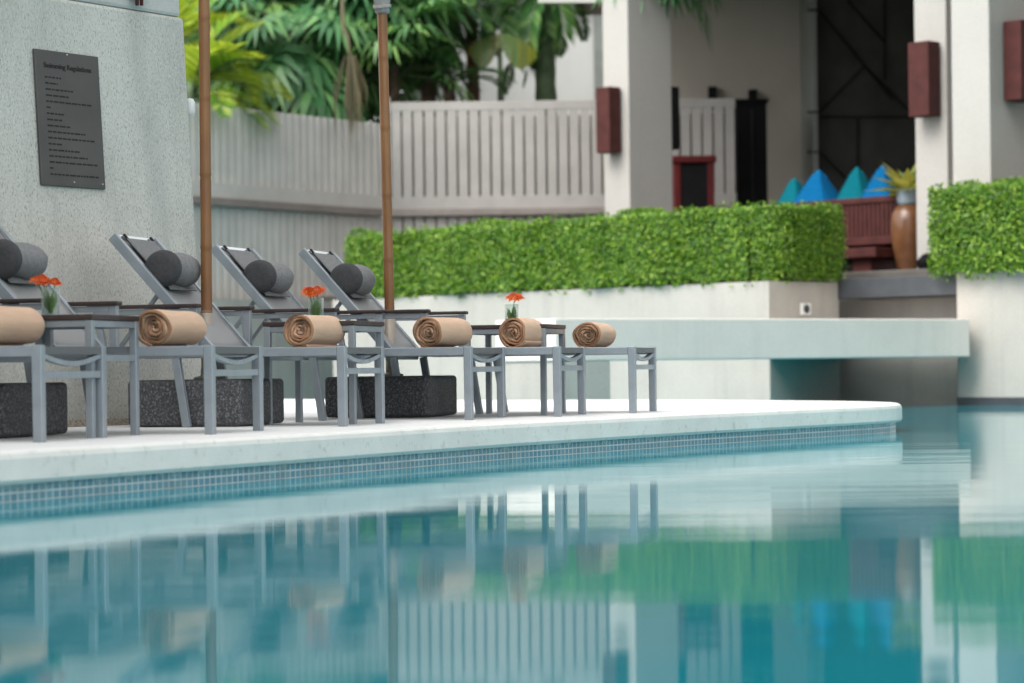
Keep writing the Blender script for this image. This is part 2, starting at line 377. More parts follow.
# plaque: corners solved on the tower face
def on_tower(px, py):
    a, b = ray(px, py); d = Vector((a, 1, b)); o = Vector((0, 0, HC))
    # plane: TN.(P - TA) + BAT*z = 0
    nrm = TN + Vector((0, 0, BAT)); k = (nrm.dot(TA) - nrm.dot(o))/nrm.dot(d); return o + d*k
TL, TR, BL, BR = [on_tower(*p) for p in ((32, 49), (96, 57), (40, 185), (104, 190))]
pc = (TL + TR + BL + BR)/4
ex = ((TR - TL) + (BR - BL)).normalized(); ey = ((TL - BL) + (TR - BR)).normalized(); ez = ex.cross(ey).normalized(); ey = ez.cross(ex)
pw = ((TR-TL).length + (BR-BL).length)/4; ph = ((TL-BL).length + (TR-BR).length)/4
MP = Matrix((ex, ey, ez)).transposed().to_4x4(); MP.translation = pc
pq = thing('plaque', 'dark metal plaque with engraved rows of writing fixed on the tower wall', 'sign')
pq.matrix_world = MP
MB().box(-pw, pw, -ph, ph, .003, .018).build('plate', plaque_m, pq, bevel=.003)
m = MB(); r2 = random.Random(4)
rows = [.30, .23, .52, .42, .86, .07, .34, .30, .42, .70, .88, .26, .58, .72, .90, .06, .92]
y = ph*.60
for k, f in enumerate(rows):
    x = -pw*.72; end = x + pw*1.66*f
    while x < end - .004:
        lw = min(r2.uniform(.010, .045), end - x)
        m.box(x, x + lw, y - .0042, y + .0042, .0185, .0196); x += lw + .008
    y -= ph*1.52/len(rows)
m.build('engraved_lines', ink, pq)
fc = bpy.data.curves.new('title', 'FONT'); fc.body = 'Swimming Regulations'; fc.size = pw*.165; fc.align_x = 'CENTER'; fc.extrude = .0006; fc.offset = .0008
ft = bpy.data.objects.new('title', fc); COL.objects.link(ft); bpy.context.view_layer.update()
tme = bpy.data.meshes.new_from_object(ft.evaluated_get(bpy.context.evaluated_depsgraph_get())); bpy.data.objects.remove(ft)
tme.materials.clear(); tme.materials.append(ink)
fo = bpy.data.objects.new('title', tme); COL.objects.link(fo); fo.parent = pq; fo.location = (.0, ph*.74, .0195)
m = MB()
for sx, sy in ((0, .965), (0, -.93), (.9, -.93)): m.lathe([(.005, .018), (.005, .021), (.003, .022)], 10, (pw*sx, ph*sy, 0))
m.build('fixing_screw', alu_bright, pq)
# bottoms of two sign letters, built as prongs on the white upper wall
br = thing('sign_strokes', 'two short dark brown letter strokes of a sign at the top of the white wall', 'bracket')
m = MB()
for px in (133.5, 138):
    P = on_tower(px, 6); P = P + TN*.03; m.bar(P + Vector((0, 0, 0)), P + Vector((0, 0, .16)), .018, .02)
m.build('letter_stroke', maroon, br, bevel=.002)
m = MB(); P = on_tower(136, -6); m.bar(P + TN*.02 - TD*.06, P + TN*.02 + TD*.06, .05, .03); m.build('mounting_plate', maroon, br)
wl = thing('wall_lamp', 'small white lamp bulging from the edge of the tower wall', 'lamp')
P = on_tower(189, 101); P = Vector((P.x, P.y + .02, P.z))
m = MB(); m.lathe([(.0, -.05), (.022, -.045), (.03, -.02), (.03, .03), (.02, .05), (0, .055)], 16, P + Vector((-.004, .06, -.03))); m.build('lamp_shade', white_m, wl, smooth=True)
m = MB(); m.box(-.06, .0, -.02, .02, -.02, .02, Matrix.Translation(P + Vector((.0, .06, -.03)))); m.build('bracket', white_m, wl)

# ------------------------------------------------------------------ loungers
WD = .64; ALPHA = R(15)
def sheet(mb, rows, th):      # rows: list of (x,z) ; spans y0..y1 with sag
    pass
def make_lounger(label, px, py, p, rr, ang=ALPHA, arms=True, flat=False, wd=WD):
    g = 'sun loungers lined up along the pool deck'
    root = thing('sun_lounger', label, 'sun lounger', onz(px + 4, py), -ang, g)
    Lr = p + .62 if not flat else 1.45
    H = .40; T = .042
    m = MB()
    for y in (T/2, wd - T/2):
        m.box(-Lr, -.0455, y - T/2 + .004, y + T/2 - .004, H - .045, H)
    m.box(-Lr, -Lr + .04, T + .001, wd - T - .001, H - .043, H - .003)
    m.box(-p - .03, -p + .0, T - .003, wd - T + .003, H - .062, H - .034)
    m.build('frame', alu, root, bevel=.004)
    m = MB()
    n = 12; y0, y1 = T + .001, wd - T - .001
    for k in range(n):      # the curved cross bar below the sling
        ya, yb = y0 + (y1 - y0)*k/n, y0 + (y1 - y0)*(k + 1)/n
        za, zb = [.358 - .034*math.sin(math.pi*q/n) for q in (k, k + 1)]
        m.bar((-.022, ya, za), (-.022, yb, zb), .030, .022)
    m.box(-.037, -.007, y0, y1, .262, .292)
    m.build('foot_crossbar', alu, root, bevel=.003)
    for y in (0, wd - T):
        MB().hexa([(-.042, y, 0), (.0, y, 0), (.0, y + T, 0), (-.042, y + T, 0)], [(-.045, y, H + .002), (.0, y, H + .002), (.0, y + T, H + .002), (-.045, y + T, H + .002)]).build('leg', alu, root, bevel=.004)
    for y in (T/2 + .003, wd - T/2 - .003):
        MB().bar((-rr, y, 0), (-rr - .055, y, H - .047), .034, .042, (1, 0, 0)).build('leg', alu, root, bevel=.003)
    # seat sling, slightly sagging
    m = MB(); nx, ny = 14, 9; vs = []
    sx1 = p if not flat else 1.40
    for i in range(nx + 1):
        for j in range(ny + 1):
            x = -.006 - (sx1 - .006)*i/nx; s = j/ny
            vs.append((x, T + .002 + (wd - 2*T - .004)*s, H - .006 - .022*math.sin(math.pi*s)*min(1, .35 + i/4)))
    fs = [(i*(ny+1)+j, i*(ny+1)+j+1, (i+1)*(ny+1)+j+1, (i+1)*(ny+1)+j) for i in range(nx) for j in range(ny)]
    m.add(vs, fs); m.box(-.012, -.004, T + .001, wd - T - .001, H - .036, H - .004)
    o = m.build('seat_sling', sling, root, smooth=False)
    so = o.modifiers.new('solid', 'SOLIDIFY'); so.thickness = .004
    # back
    bl, ba = (.815, R(48)) if not flat else (.1, 0)
    if not flat:
        c, s = math.cos(ba), math.sin(ba)
        def bp(t_, y, n_=0): return (-p - c*t_ + s*n_, y, H - .02 + s*t_ + c*n_)
        yi = T + .003
        m = MB(); m.bar(bp(0.02, yi + .033), bp(.02, wd - yi - .033), .03, .03, (s, 0, c)); bf = m.build('backrest_frame', alu, root, bevel=.003)
        for y in (yi + .016, wd - yi - .016): MB().bar(bp(0, y), bp(bl, y), .030, .052, (s, 0, c)).build('back_rail', alu, bf, bevel=.004)
        m = MB(); m.bar(bp(bl - .012, yi + .033), bp(bl - .012, wd - yi - .033), .03, .034, (s, 0, c)); m.build('top_bar', alu_bright, bf, bevel=.004)
        for y in (.15, wd - .15): MB().bar(bp(bl - .30, y, .022), bp(bl - .005, y, .026), .016, .012, (s, 0, c)).build('dark_strap', black_fab, bf)
        m = MB(); vs = []; nx, ny = 10, 8
        for i in range(nx + 1):
            for j in range(ny + 1):
                q = j/ny; vs.append(bp(.0 + (bl - .03)*i/nx, yi + .031 + (wd - 2*yi - .062)*q, .012 - .02*math.sin(math.pi*q)))
        m.add(vs, [(i*(ny+1)+j, (i+1)*(ny+1)+j, (i+1)*(ny+1)+j+1, i*(ny+1)+j+1) for i in range(nx) for j in range(ny)])
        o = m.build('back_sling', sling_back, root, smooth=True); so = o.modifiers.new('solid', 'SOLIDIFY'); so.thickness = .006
        for q in (-.18, .18): MB().bar(bp(bl*.55, wd/2 + q, -.03), (-p - .58, wd/2 + q, H - .03), .02, .02).build('support_strut', alu, root)
        # bolster pillow
        m = MB(); prof = [(0, .0), (.050, -.004), (.076, .004), (.089, .016), (.082, .045), (.078, .08), (.084, .13), (.092, .19), (.094, .24), (.090, .29), (.078, .33), (.052, .356), (0, .366)]
        ctr = Vector(bp(bl - .295, 0, .076)); nn = 28; vs = []; fs = []
        lump = random.Random(int(px))
        for r_, yy in prof:
            for k in range(nn):
                a = 2*math.pi*k/nn; rr_ = r_*(1 + .035*math.sin(2*a + px) + .014*math.sin(5*a + yy*30 + px) + .010*math.sin(9*a + yy*55))
                vs.append((ctr.x + rr_*math.cos(a)*1.05, .10 + yy + .004*math.sin(a*3), ctr.z + rr_*math.sin(a)*.98))
        for i in range(len(prof)-1):
            for k in range(nn): fs.append((i*nn+k, i*nn+(k+1) % nn, (i+1)*nn+(k+1) % nn, (i+1)*nn+k)[::-1])
        m.add(vs, fs); pil = m.build('headrest_pillow', charcoal, root, smooth=True)
        m = MB(); vs = []; pe = [(0, -.012), (.05, -.013), (.077, -.007), (.0935, .008), (.0965, .024)]
        for r_, yy in pe:
            for k in range(nn):
                a = 2*math.pi*k/nn; vs.append((ctr.x + r_*math.cos(a)*1.06, .10 + yy, ctr.z + r_*math.sin(a)*.99))
        fs = [(i*nn+k, i*nn+(k+1) % nn, (i+1)*nn+(k+1) % nn, (i+1)*nn+k)[::-1] for i in range(len(pe)-1) for k in range(nn)]
        # flap that holds the pillow to the top of the back
        m.add(vs, fs); m.build('end_panel', end_fab, pil, smooth=True)
        m = MB(); m.add([bp(bl - .40, .13, .028), bp(bl - .04, .13, .028), bp(bl - .04, wd - .16, .028), bp(bl - .40, wd - .16, .028)], [(0, 1, 2, 3)])
        o = m.build('flap', charcoal, pil); so = o.modifiers.new('solid', 'SOLIDIFY'); so.thickness = .006
    if arms:
        for side, y in ((0, .012), (1, wd - .012)):
            px_ = -.79 if side == 0 else -.74
            m = MB(); m.box(px_ - .04, px_, y - .018, y + .018, H + .003, .606); m.bar((px_ - .52, y, H + .003), (px_ - .56, y, .606), .03, .034, (1, 0, 0))
            m.box(px_ - .57, px_ - .041, y - .017, y + .017, .576, .604)
            a = m.build('armrest', alu, root, bevel=.003)
            MB().box(px_ - .60, px_ + .012, y - .032, y + .032, .608, .628).build('arm_pad', wood_dark, a, bevel=.006)
    return root
LG = [
    make_lounger('nearest sun lounger, only its grey foot end in view at the left edge', 38.5, 442.5, .62, .90),
    make_lounger('second lounger from the left, dark bolster and head cut by the left edge', 209.5, 434.5, .80, .86),
    make_lounger('grey lounger whose raised back and bolster stand behind the left bamboo pole', 342, 426.5, .73, .86),
    make_lounger('grey lounger with raised back between the two bamboo poles, bolster above the middle vase', 468, 420, 1.0, .88, R(17)),
    make_lounger('grey lounger with raised back and bolster just left of the right bamboo pole', 557, 416.7, 1.03, .95),
    make_lounger('rightmost lounger, armless, lying flat with an oval rolled towel', 632, 413.3, 1.0, .98, arms=False, flat=True),
]
# ------------------------------------------------------------------ rolled towels
def make_towel(root, label, back, sq, seed, ln=.50, r1=.096):
    g = 'rolled towels on the foot ends of the loungers'
    rr = random.Random(seed)
    o = thing('rolled_towel', label, 'towel', root.matrix_local @ Vector((0, 0, 0)), root.rotation_euler.z, g)
    M = Matrix.Translation(root.location) @ Euler((0, 0, root.rotation_euler.z)).to_matrix().to_4x4()
    o.location = M @ Vector((-back, .03 + rr.uniform(-.01, .01), .394 + r1*sq - .004)); o.rotation_euler = (0, 0, root.rotation_euler.z + R(rr.uniform(-3, 3))); r1 *= rr.uniform(.97, 1.03)
    pitch = .0185; th = .0142; r0 = .010; turns = (r1 - r0)/pitch; n = 40; N = int(turns*n); ph0 = R(-70 + rr.uniform(-40, 40))
    ny = 9; ys = [0, .006, .014, .06, .15, .27, ln - .05, ln - .012, ln]
    prof = []
    for i in range(N + 1):
        a = ph0 + (i - N)*2*math.pi/n
        wob = 1 + .06*math.sin(2*a + seed*1.7) + .035*math.sin(3*a + seed) + .02*math.sin(7*a + seed*2)
        rad = (r0 + pitch*i/n)*(wob if i < N - n else 1 + (wob - 1)*max(0, 1 - (i - N + n)/8) + .018*math.sin(2*a + seed) + .012*math.sin(5*a + seed))
        prof.append((a, rad))
    def sxy(a, r_): return r_*math.cos(a), r_*math.sin(a)*sq
    vs = []; fs = []; W = 2*(N + 1)
    for j, yy in enumerate(ys):
        sh = {0: -.0035, 1: -.0012, len(ys)-1: -.0035, len(ys)-2: -.001}.get(j, 0)
        for i, (a, r_) in enumerate(prof):
            tuck = .016*math.sin(i*.11*(1 + .1*seed) + seed) + .007*math.sin(i*.37 + seed)
            yv = yy + (tuck if j <= 1 else 0) + (.012*(1 - i/N) if j <= 1 else 0)
            big = 1 + (.02*math.sin(yy*11 + seed) if 2 < j < 7 else 0) - (.05 if j in (0,) else 0)*(i/N)
            for rad in (r_*big + sh, r_*big - th - sh):
                x, z = sxy(a, max(rad, .002)); vs.append((x, yv, z))
    for j in range(len(ys)-1):
        for i in range(N):
            a, b = j*W + 2*i, (j+1)*W + 2*i
            fs.append((a, a+2, b+2, b)); fs.append((a+1, b+1, b+3, a+3))
        a, b = j*W + 2*N, (j+1)*W + 2*N; fs.append((a, a+1, b+1, b)); a, b = j*W, (j+1)*W; fs.append((a+1, a, b, b+1))
    ends = []
    for j in (0, len(ys)-1):
        for i in range(N):
            a = j*W + 2*i; f = (a, a+1, a+3, a+2) if j == 0 else (a, a+2, a+3, a+1); fs.append(f)
    m = MB(); m.add(vs, fs); q = m.build('towel_roll', towelm, o, smooth=True)
    q.data.materials.append(towel_end_shade)
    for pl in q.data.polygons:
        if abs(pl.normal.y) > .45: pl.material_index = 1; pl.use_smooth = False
    return o
make_towel(LG[0], 'tan rolled towel cut off by the left edge of the photo', .30, 1.0, 1)
make_towel(LG[1], 'tan rolled towel in front of the left bamboo pole', .30, 1.0, 2)
make_towel(LG[2], 'tan rolled towel below the middle flower vase', .25, .98, 3)
make_towel(LG[3], 'tan rolled towel just right of the right bamboo pole, tight spiral end', .255, .98, 4)
make_towel(LG[4], 'small tan rolled towel below the single-flower vase on the right', .285, 1.0, 5)
make_towel(LG[5], 'flattened tan rolled towel, the rightmost of the row', .30, .84, 6, r1=.102)

# ------------------------------------------------------------------ side tables and vases
def make_table(label, px, py, s=.5):
    root = thing('side_table', label, 'table', onz(px + 2, py), -ALPHA, 'side tables between the loungers')
    H = .515; T = .034
    MB().box(-s - .004, .004, -.004, s + .004, H, H + .024).build('table_top', wood_dark, root, bevel=.004)
    m = MB()
    for y in (.003, s - T + .003):
        m.box(-s + T, -T, y, y + T - .006, H - .032, H - .002)
    for x in (-s + .003, -T + .003): m.box(x, x + T - .006, T, s - T, H - .032, H - .002); m.box(x, x + T - .006, T - .001, s - T + .001, .335, .362)
    m.build('frame', alu, root, bevel=.003)
    for x in (-s, -T):
        for y in (0, s - T): MB().box(x, x + T, y, y + T, 0, H - .001).build('leg', alu, root, bevel=.003)
    return root
TB = [make_table('dark-topped side table at the left holding the vase of several orange flowers', 91.5, 438.3),
      make_table('dark-topped side table behind the third towel, holding the middle vase', 353.5, 424.2),
      make_table('dark-topped side table on the right holding the single-flower vase', 544.5, 415.2)]
def make_vase(label, loc, heads, seed):
    r2 = random.Random(seed)
    o = thing('flower_vase', label, 'vase', loc, 0, 'flower vases on the side tables')
    m = MB(); m.lathe([(.036, 0), (.040, .004), (.0425, .13), (.039, .13), (.0365, .012), (.0, .010)], 28); m.build('glass', glassm, o, smooth=True)
    for hx, hy, hz, hr in heads:
        m = MB(); m.tube([(hx*.1, hy*.1, .014), (hx*.4, hy*.4, .08), (hx, hy, hz)], .0028, 6); m.build('stem', stem_m, o, smooth=True)
        m = MB(); tilt = Euler((r2.uniform(.35, .75), r2.uniform(-.35, .35), 0)).to_matrix(); hr *= 1.18
        for ring, (n, rad, up) in enumerate(((17, hr, .006), (15, hr*.82, .018), (12, hr*.55, .024))):
            for k in range(n):
                a = 2*math.pi*(k + .4*ring)/n + r2.uniform(-.08, .08); rr = rad*r2.uniform(.88, 1.08); wd_ = rad*.17
                d = Vector((math.cos(a), math.sin(a), 0)); q = Vector((-d.y, d.x, 0))
                pts = [d*.006 - q*.002, d*.006 + q*.002, d*rr*.55 + q*wd_ + Vector((0, 0, up)), d*rr*.55 - q*wd_ + Vector((0, 0, up)), d*rr + Vector((0, 0, up*.4 + r2.uniform(-.006, .004)))]
                m.add([tilt @ v + Vector((hx, hy, hz)) for v in pts], [(0, 1, 2, 3), (3, 2, 4)])
        m.build('flower_head', petal, o)
        m = MB(); m.lathe([(0.001, .010), (hr*.22, .012), (hr*.2, .018), (.001, .020)], 12, (hx, hy, hz)); m.build('flower_centre', flower_eye, o, smooth=True)
    m = MB()
    for k in range(16):
        a = r2.uniform(0, 6.28); d = Vector((math.cos(a), math.sin(a), 0)); q = Vector((-d.y, d.x, 0)); b = d*.008 + Vector((0, 0, .016)); l = r2.uniform(.06, .11)
        mid = d*.026 + Vector((0, 0, .016 + l*.55)); tip = d*r2.uniform(.024, .033) + Vector((0, 0, .016 + l)); ww = r2.uniform(.011, .018)
        m.add([b, mid + q*ww, tip, mid - q*ww], [(0, 1, 2, 3)])
    m.build('leaves', stem_m, o)
    return o
TZ = .5395
def vloc(px, D): p = at(px, 320, D); return (p.x, D, TZ)
make_vase('clear glass vase with a cluster of blurred orange flowers at far left', vloc(51, 10.85), [(-.055, -.02, .155, .036), (-.02, .0, .150, .034), (.02, .01, .148, .032), (-.04, .03, .165, .03)], 1)
make_vase('clear glass vase with a broad red-orange bloom between the poles', vloc(316.5, 12.95), [(-.035, -.01, .160, .042), (.008, .015, .166, .044), (-.012, -.03, .155, .036)], 2)
make_vase('clear glass vase with one single orange bloom', vloc(512, 14.7), [(.02, -.005, .168, .058)], 3)

# ------------------------------------------------------------------ umbrellas with granite bases
def make_umbrella(label, ctr, lean, sl=True):
    root = thing('closed_umbrella', label, 'umbrella', (ctr[0], ctr[1], 0), -ALPHA, 'closed umbrellas in granite bases')
    h = .315
    m = MB(); m.box(-h, h, -h, h, .004, .242); m.build('granite_base', granite, root, bevel=.022, seg=3)
    iv = Euler((0, 0, ALPHA)).to_matrix(); lv = iv @ Vector((lean[0], lean[1], 0))
    P = lambda z: (lv.x*z, lv.y*z, z)
    m = MB(); m.tube([P(.243), P(.30), P(.60)], [.033, .031, .031], 16); m.lathe([(.07, .243), (.07, .252), (.034, .262), (.032, .30)], 20); m.build('metal_sleeve', sleeve_m, root, smooth=True, bevel=.0)
    pts, rd = [], []
    z = .56; nodes = [.58, .92, 1.30, 1.70, 2.12, 2.5, 2.9, 3.3, 3.55]
    for i in range(len(nodes)-1):
        a, b = nodes[i], nodes[i+1]
        for q, r_ in ((0, .028), (.012, .0315), (.03, .0298), ((b-a)/2, .029), (b - a - .02, .0298)):
            pts.append(P(a + q)); rd.append(r_)
    m = MB(); m.tube(pts, rd, 16); m.build('bamboo_pole', bamboo, root, smooth=True)
    m = MB(); n = 48; prof = [(.034, 2.395), (.042, 2.40), (.045, 2.47), (.062, 2.56), (.10, 2.75), (.115, 3.0), (.10, 3.3), (.06, 3.5), (.03, 3.56)]; vs = []
    for r_, z in prof:
        for k in range(n):
            a = 2*math.pi*k/n; q = r_*(1 + .22*math.cos(8*a + z*1.5)*min(1, (z - 2.36)*4)); c = P(z); vs.append((c[0] + q*math.cos(a), c[1] + q*math.sin(a), z))
    m.add(vs, [(i*n+k, i*n+(k+1) % n, (i+1)*n+(k+1) % n, (i+1)*n+k) for i in range(len(prof)-1) for k in range(n)] + [tuple(range(n))[::-1]])
    cp = m.build('folded_canopy', canvas, root, smooth=True)
    m = MB(); pts = []
    for k in range(60):
        a = k*2*math.pi/20; z = 2.43 + .012*math.sin(a) + .02*k/60; c = P(z); pts.append((c[0] + .052*math.cos(a), c[1] + .052*math.sin(a), z))
    m.tube(pts, .003, 6); m.build('rope_tie', rope_m, cp, smooth=True)
    return root
make_umbrella('closed umbrella on the left brown bamboo pole in a speckled granite block', (-1.597, 12.66), (.0035, 0))
make_umbrella('closed umbrella on the right bamboo pole, its rope-tied canvas at the top edge', (-.715, 14.36), (-.0125, 0))
make_umbrella('umbrella base of dark granite at the left edge, its pole out of frame', (-2.44, 10.98), (0, 0))

# ------------------------------------------------------------------ planters, hedges, bridge, veranda
def quad_u(a0, a1, b0, b1): return [B(a0, b0), B(a1, b0), B(a1, b1), B(a0, b1)]
PT = 1.213
p1 = thing('planter_wall', 'long cream planter wall under the long clipped hedge', 'planter')
MB().prism(quad_u(-7.6, 0, 0, 1.25), -1.2, PT).build('wall', cream, p1, bevel=.004)
MB().prism(quad_u(-7.5, -.08, .08, 1.17), PT + .003, PT + .02).build('soil', soil, p1)
p2 = thing('planter_wall', 'cream planter wall rising from the water at the right edge', 'planter')
P2T = 1.30
MB().prism(quad_u(1.69, 12, 1.175, 1.50), -1.2, P2T).build('wall', cream, p2, bevel=.015)
o = strip('tile_band', [tuple(B(1.685, 1.5)[:2]), tuple(B(1.685, 1.17)[:2]), tuple(B(12, 1.17)[:2])], -1.2, -.105, slab_m, 0); o.parent = p2
def hedge(label, a0, a1, b0, b1, z0, z1, n, seed):
    r2 = random.Random(seed)
    h = thing('clipped_hedge', label, 'hedge')
    MB().prism([B(a0 + .1, b0 + .1), B(a1 - .34, b0 + .1), B(a1 - .2, b0 + .2), B(a1 - .12, b0 + .34), B(a1 - .12, b1 - .1), B(a0 + .1, b1 - .1)], z0 + .03, z1 - .09).build('twigs', twig_m, h)
    vs = []; fs = []
    LA, LB, LZ = a1 - a0, b1 - b0, z1 - z0
    areas = [('f', LA*LZ*1.6), ('t', LA*LB*.6), ('l', LB*LZ), ('r', LB*LZ*1.5), ('k', LA*LZ*.35)]; tot = sum(x[1] for x in areas)
    def wob(x, y): return .034*math.sin(x*2.3 + seed) + .02*math.sin(x*5.1 + y*2 + seed) + .018*math.sin(x*7.3 + y*4) + .012*math.sin(x*13 + y*9 + 2)
    for face, ar in areas:
        for _ in range(int(n*ar/tot)):
            dep = abs(r2.gauss(0, .065)) - .03
            a = r2.uniform(a0, a1); b = r2.uniform(b0, b1); z = r2.uniform(z0, z1)
            if face == 'f': dep += wob(a, z); b = b0 + dep; nr = -VX
            elif face == 'k': b = b1 - dep; nr = VX
            elif face == 't': dep += wob(a, b); z = z1 - dep; nr = Vector((0, 0, 1))
            elif face == 'l': a = a0 + dep; nr = -UX
            else: dep += wob(b*2, z); a = a1 - dep; nr = UX
            ins = .07*max(0, 1 - (z - z0)/LZ)**1.5; a = min(a, a1 - ins) if face in 'rt' else a
            rr_ = .38; ca, cb = a1 - rr_, b0 + rr_
            if face in 'fr' and a > ca and b < cb:
                da, dbb = a - ca, b - cb; ln_ = math.hypot(da, dbb); tgt = rr_ - abs(r2.gauss(0, .06)) + .02 - .05*max(0, 1 - (z - z0)/LZ)
                if ln_ > 1e-4: a, b = ca + da/ln_*tgt, cb + dbb/ln_*tgt; nr = (UX*da + VX*dbb).normalized()
            if face == 't' and a > ca and b < cb and math.hypot(a - ca, b - cb) > rr_: continue
            if z < z0 + .05 and r2.random() < .4: continue
            c = B(a, b, z)
            nn = (nr*.7 + Vector((r2.gauss(0, .55), r2.gauss(0, .55), r2.gauss(.6, .5)))).normalized()
            tx = nn.cross(Vector((r2.gauss(0, 1), r2.gauss(0, 1), r2.gauss(0, 1)))).normalized(); ty = nn.cross(tx)
            l = r2.uniform(.019, .036); w_ = l*r2.uniform(.32, .45)
            k = len(vs); vs += [c - tx*l, c + ty*w_ - nn*.006, c + tx*l, c - ty*w_ - nn*.006]; fs += [(k, k+1, k+2, k+3)]
    # a few longer sprigs along the top and the foot
    for _ in range(int(LA*60)):
        a = r2.uniform(a0, a1); b = r2.choice([b0 + .02, r2.uniform(b0, b1)]); top = r2.random() < .6
        c = B(a, b + (0 if top else -.02), z1 + r2.uniform(-.01, .045) if top else z0 + r2.uniform(-.05, .03))
        for q in range(3):
            tx = Vector((r2.gauss(0, .5), r2.gauss(0, .5), 1 if top else -1)).normalized(); ty = tx.cross(Vector((r2.gauss(0, 1), 1, 0))).normalized()
            l = r2.uniform(.025, .05); k = len(vs); vs += [c, c + tx*l*.5 + ty*l*.35, c + tx*l, c + tx*l*.5 - ty*l*.35]; fs += [(k, k+1, k+2, k+3)]
    m = MB(); m.add(vs, fs); m.build('foliage', hedge_m, h); return h
hedge('long box-clipped green hedge in the planter behind the loungers', -7.25, .12, -.03, 1.24, PT + .02, 2.06, 85000, 3)
hedge('short clipped green hedge cut off by the right edge', 1.42, 6.0, 1.05, 1.52, P2T - .06, 2.20, 40000, 5)

# walkway slab: its long edge faces the pool
fl, fr = at(556, 340, 23.15), at(970, 337, 26.2)
sd_ = (fr - fl); sd_.z = 0; sd_.normalize(); sn = Vector((-sd_.y, sd_.x, 0))
br_ = thing('walkway_bridge', 'long grey-white concrete walkway slab spanning the water in front of the planters', 'bridge')
tc = (C1 - fl).dot(sd_); nc = (C1 - fl).dot(sn)
print('corner depth behind the slab edge', nc)
poly = [fl, fr, B(1.66, 1.20), B(.01, 1.24), B(.01, -.02), fl + sd_*(tc - .1) + sn*min(1.05, nc), fl + sn*1.05]
MB().prism([(p.x, p.y) for p in poly], .338, .748).build('slab', beam_m, br_, bevel=.012)
p_a, p_b, p_c = at(556, 380, 23.15), at(612, 380, 23.5), at(766, 380, 24.6)
k = (p_b - fl).dot(sd_); k2 = (p_c - fl).dot(sd_)
def on_b(t_, n_): q = fl + sd_*t_ + sn*n_; return (q.x, q.y)
MB().prism([on_b(.02, .004), on_b(k, .004), on_b(k, 1.04), on_b(.02, 1.04)], -1.2, .336).build('pier', cream, br_, bevel=.01)
# water outlet plate on the planter end
ol = thing('wall_outlet', 'square white outlet plate with dark round eye on the planter end', 'outlet')
oc = None
def on_end(px, py):     # point on the planter's end face (normal UX through C1)
    a, b = ray(px, py); d = Vector((a, 1, b)); o = Vector((0, 0, HC)); k_ = UX.dot(C1 - o)/UX.dot(d); return o + d*k_
oc = on_end(805, 309)
MO = Matrix((VX, Vector((0, 0, 1)), UX)).transposed().to_4x4(); MO.translation = oc
ol.matrix_world = MO
MB().box(-.088, .088, -.068, .068, .002, .025).build('plate', white_m, ol, bevel=.008)
m = MB(); m.lathe([(.05, .026), (.05, .032), (.03, .028), (.001, .026)], 20); m.build('eye', slab_m, ol, smooth=False)

# veranda base
vr = thing('retaining_wall', 'shaded beige wall below the dark step between the two planters', 'wall')
MB().prism(quad_u(-.4, 3.2, 1.60, 2.2), -1.2, 1.02).build('wall', cream, vr, bevel=.01)
st = thing('stone_step', 'charcoal stone step slab at the edge of the veranda', 'step')
MB().prism(quad_u(.004, 1.98, 1.225, 2.1), 1.023, 1.252).build('slab', slab_m, st, bevel=.01)
vf = MB(); vf.prism([tuple(B(-9, 1.9)[:2]), tuple(B(6, 1.9)[:2]), (18, 26), (18, 43), (0.0, 43), (-3, 36)], 1.0, 1.36); struct(vf.build('veranda_floor', floor_m, bevel=.01))

# columns and roof
def column(label, M, cl, cr, z1=6.5):
    o = thing('column', label, 'column', (0, 0, 0), 0, 'square columns of the veranda')
    q = [M, M - UX*cl, M - UX*cl + VX*cr, M + VX*cr]
    MB().prism([(p.x, p.y) for p in q], 1.0, z1).build('shaft', col_m, o, bevel=.012)
    return o
K1, K2, K3 = Vector((1.65, 33.3, 0)), Vector((5.217, 28.8, 0)), Vector((5.311, 26.7, 0))
column('broad pale square column standing in front of the slatted fence', K1, .482, .885)
column('pale column beside the brown jar, carrying a maroon wall lamp', K2, .467, .8)
column('wide pale column at the right edge above the short hedge', K3, .507, 1.9)
def sconce(label, M, along, wpx, zc, hh, ww, dd, off):
    o = thing('wall_sconce', label, 'lamp', (0, 0, 0), 0, 'maroon wall sconces')
    return o
def sconce_box(label, origin, t_dir, n_dir, c, zc, w_, h_, d_, mat=maroon, small=False):
    o = thing('wall_sconce', label, 'wall lamp', origin + t_dir*c + Vector((0, 0, zc)), 0, 'box-shaped wall lamps')
    Mx = Matrix((t_dir, n_dir, Vector((0, 0, 1)))).transposed().to_4x4()
    m = MB(); m.box(-w_/2, w_/2, .03, d_, -h_/2, h_/2, Mx); m.build('shade', mat, o, bevel=.008)
    m = MB(); m.box(-w_*.3, w_*.3, .002, .034, -h_*.35, h_*.35, Mx); m.build('back_plate', blackm, o)
    return o
# the lamps sit on the left-facing sides (normal -VX), near the middle of each side
sconce_box('maroon box lamp on the left face of the broad column', K1, -UX, -VX, .25, at(610, 119, 33.2).z, .26, .90, .26)
sconce_box('maroon box lamp on the column beside the brown jar', K2, -UX, -VX, .22, at(922, 78, 28.7).z, .30, .885, .26)
sconce_box('maroon box lamp cut by the right edge of the photo', K3, VX, UX, .40, at(1015, 63, 27.0).z, .34, .88, .26)
sconce_box('narrow dark box lamp in shade on the right side of the broad column', K1 + VX*.885, -UX, VX, .10, at(676, 118, 34).z, .2, .88, .16, blackm)
rf = thing('veranda_roof', 'flat roof and lintel over the shaded veranda', 'roof')
MB().prism([tuple(p[:2]) for p in (B(-6.3, 3.2), B(-1.0, 3.2), B(-.1, 2.6), B(1.2, 1.25), B(9, 1.25), B(9, 8))] + [(18, 43), (1.2, 43)], 6.52, 6.9).build('roof_slab', col_m, rf)
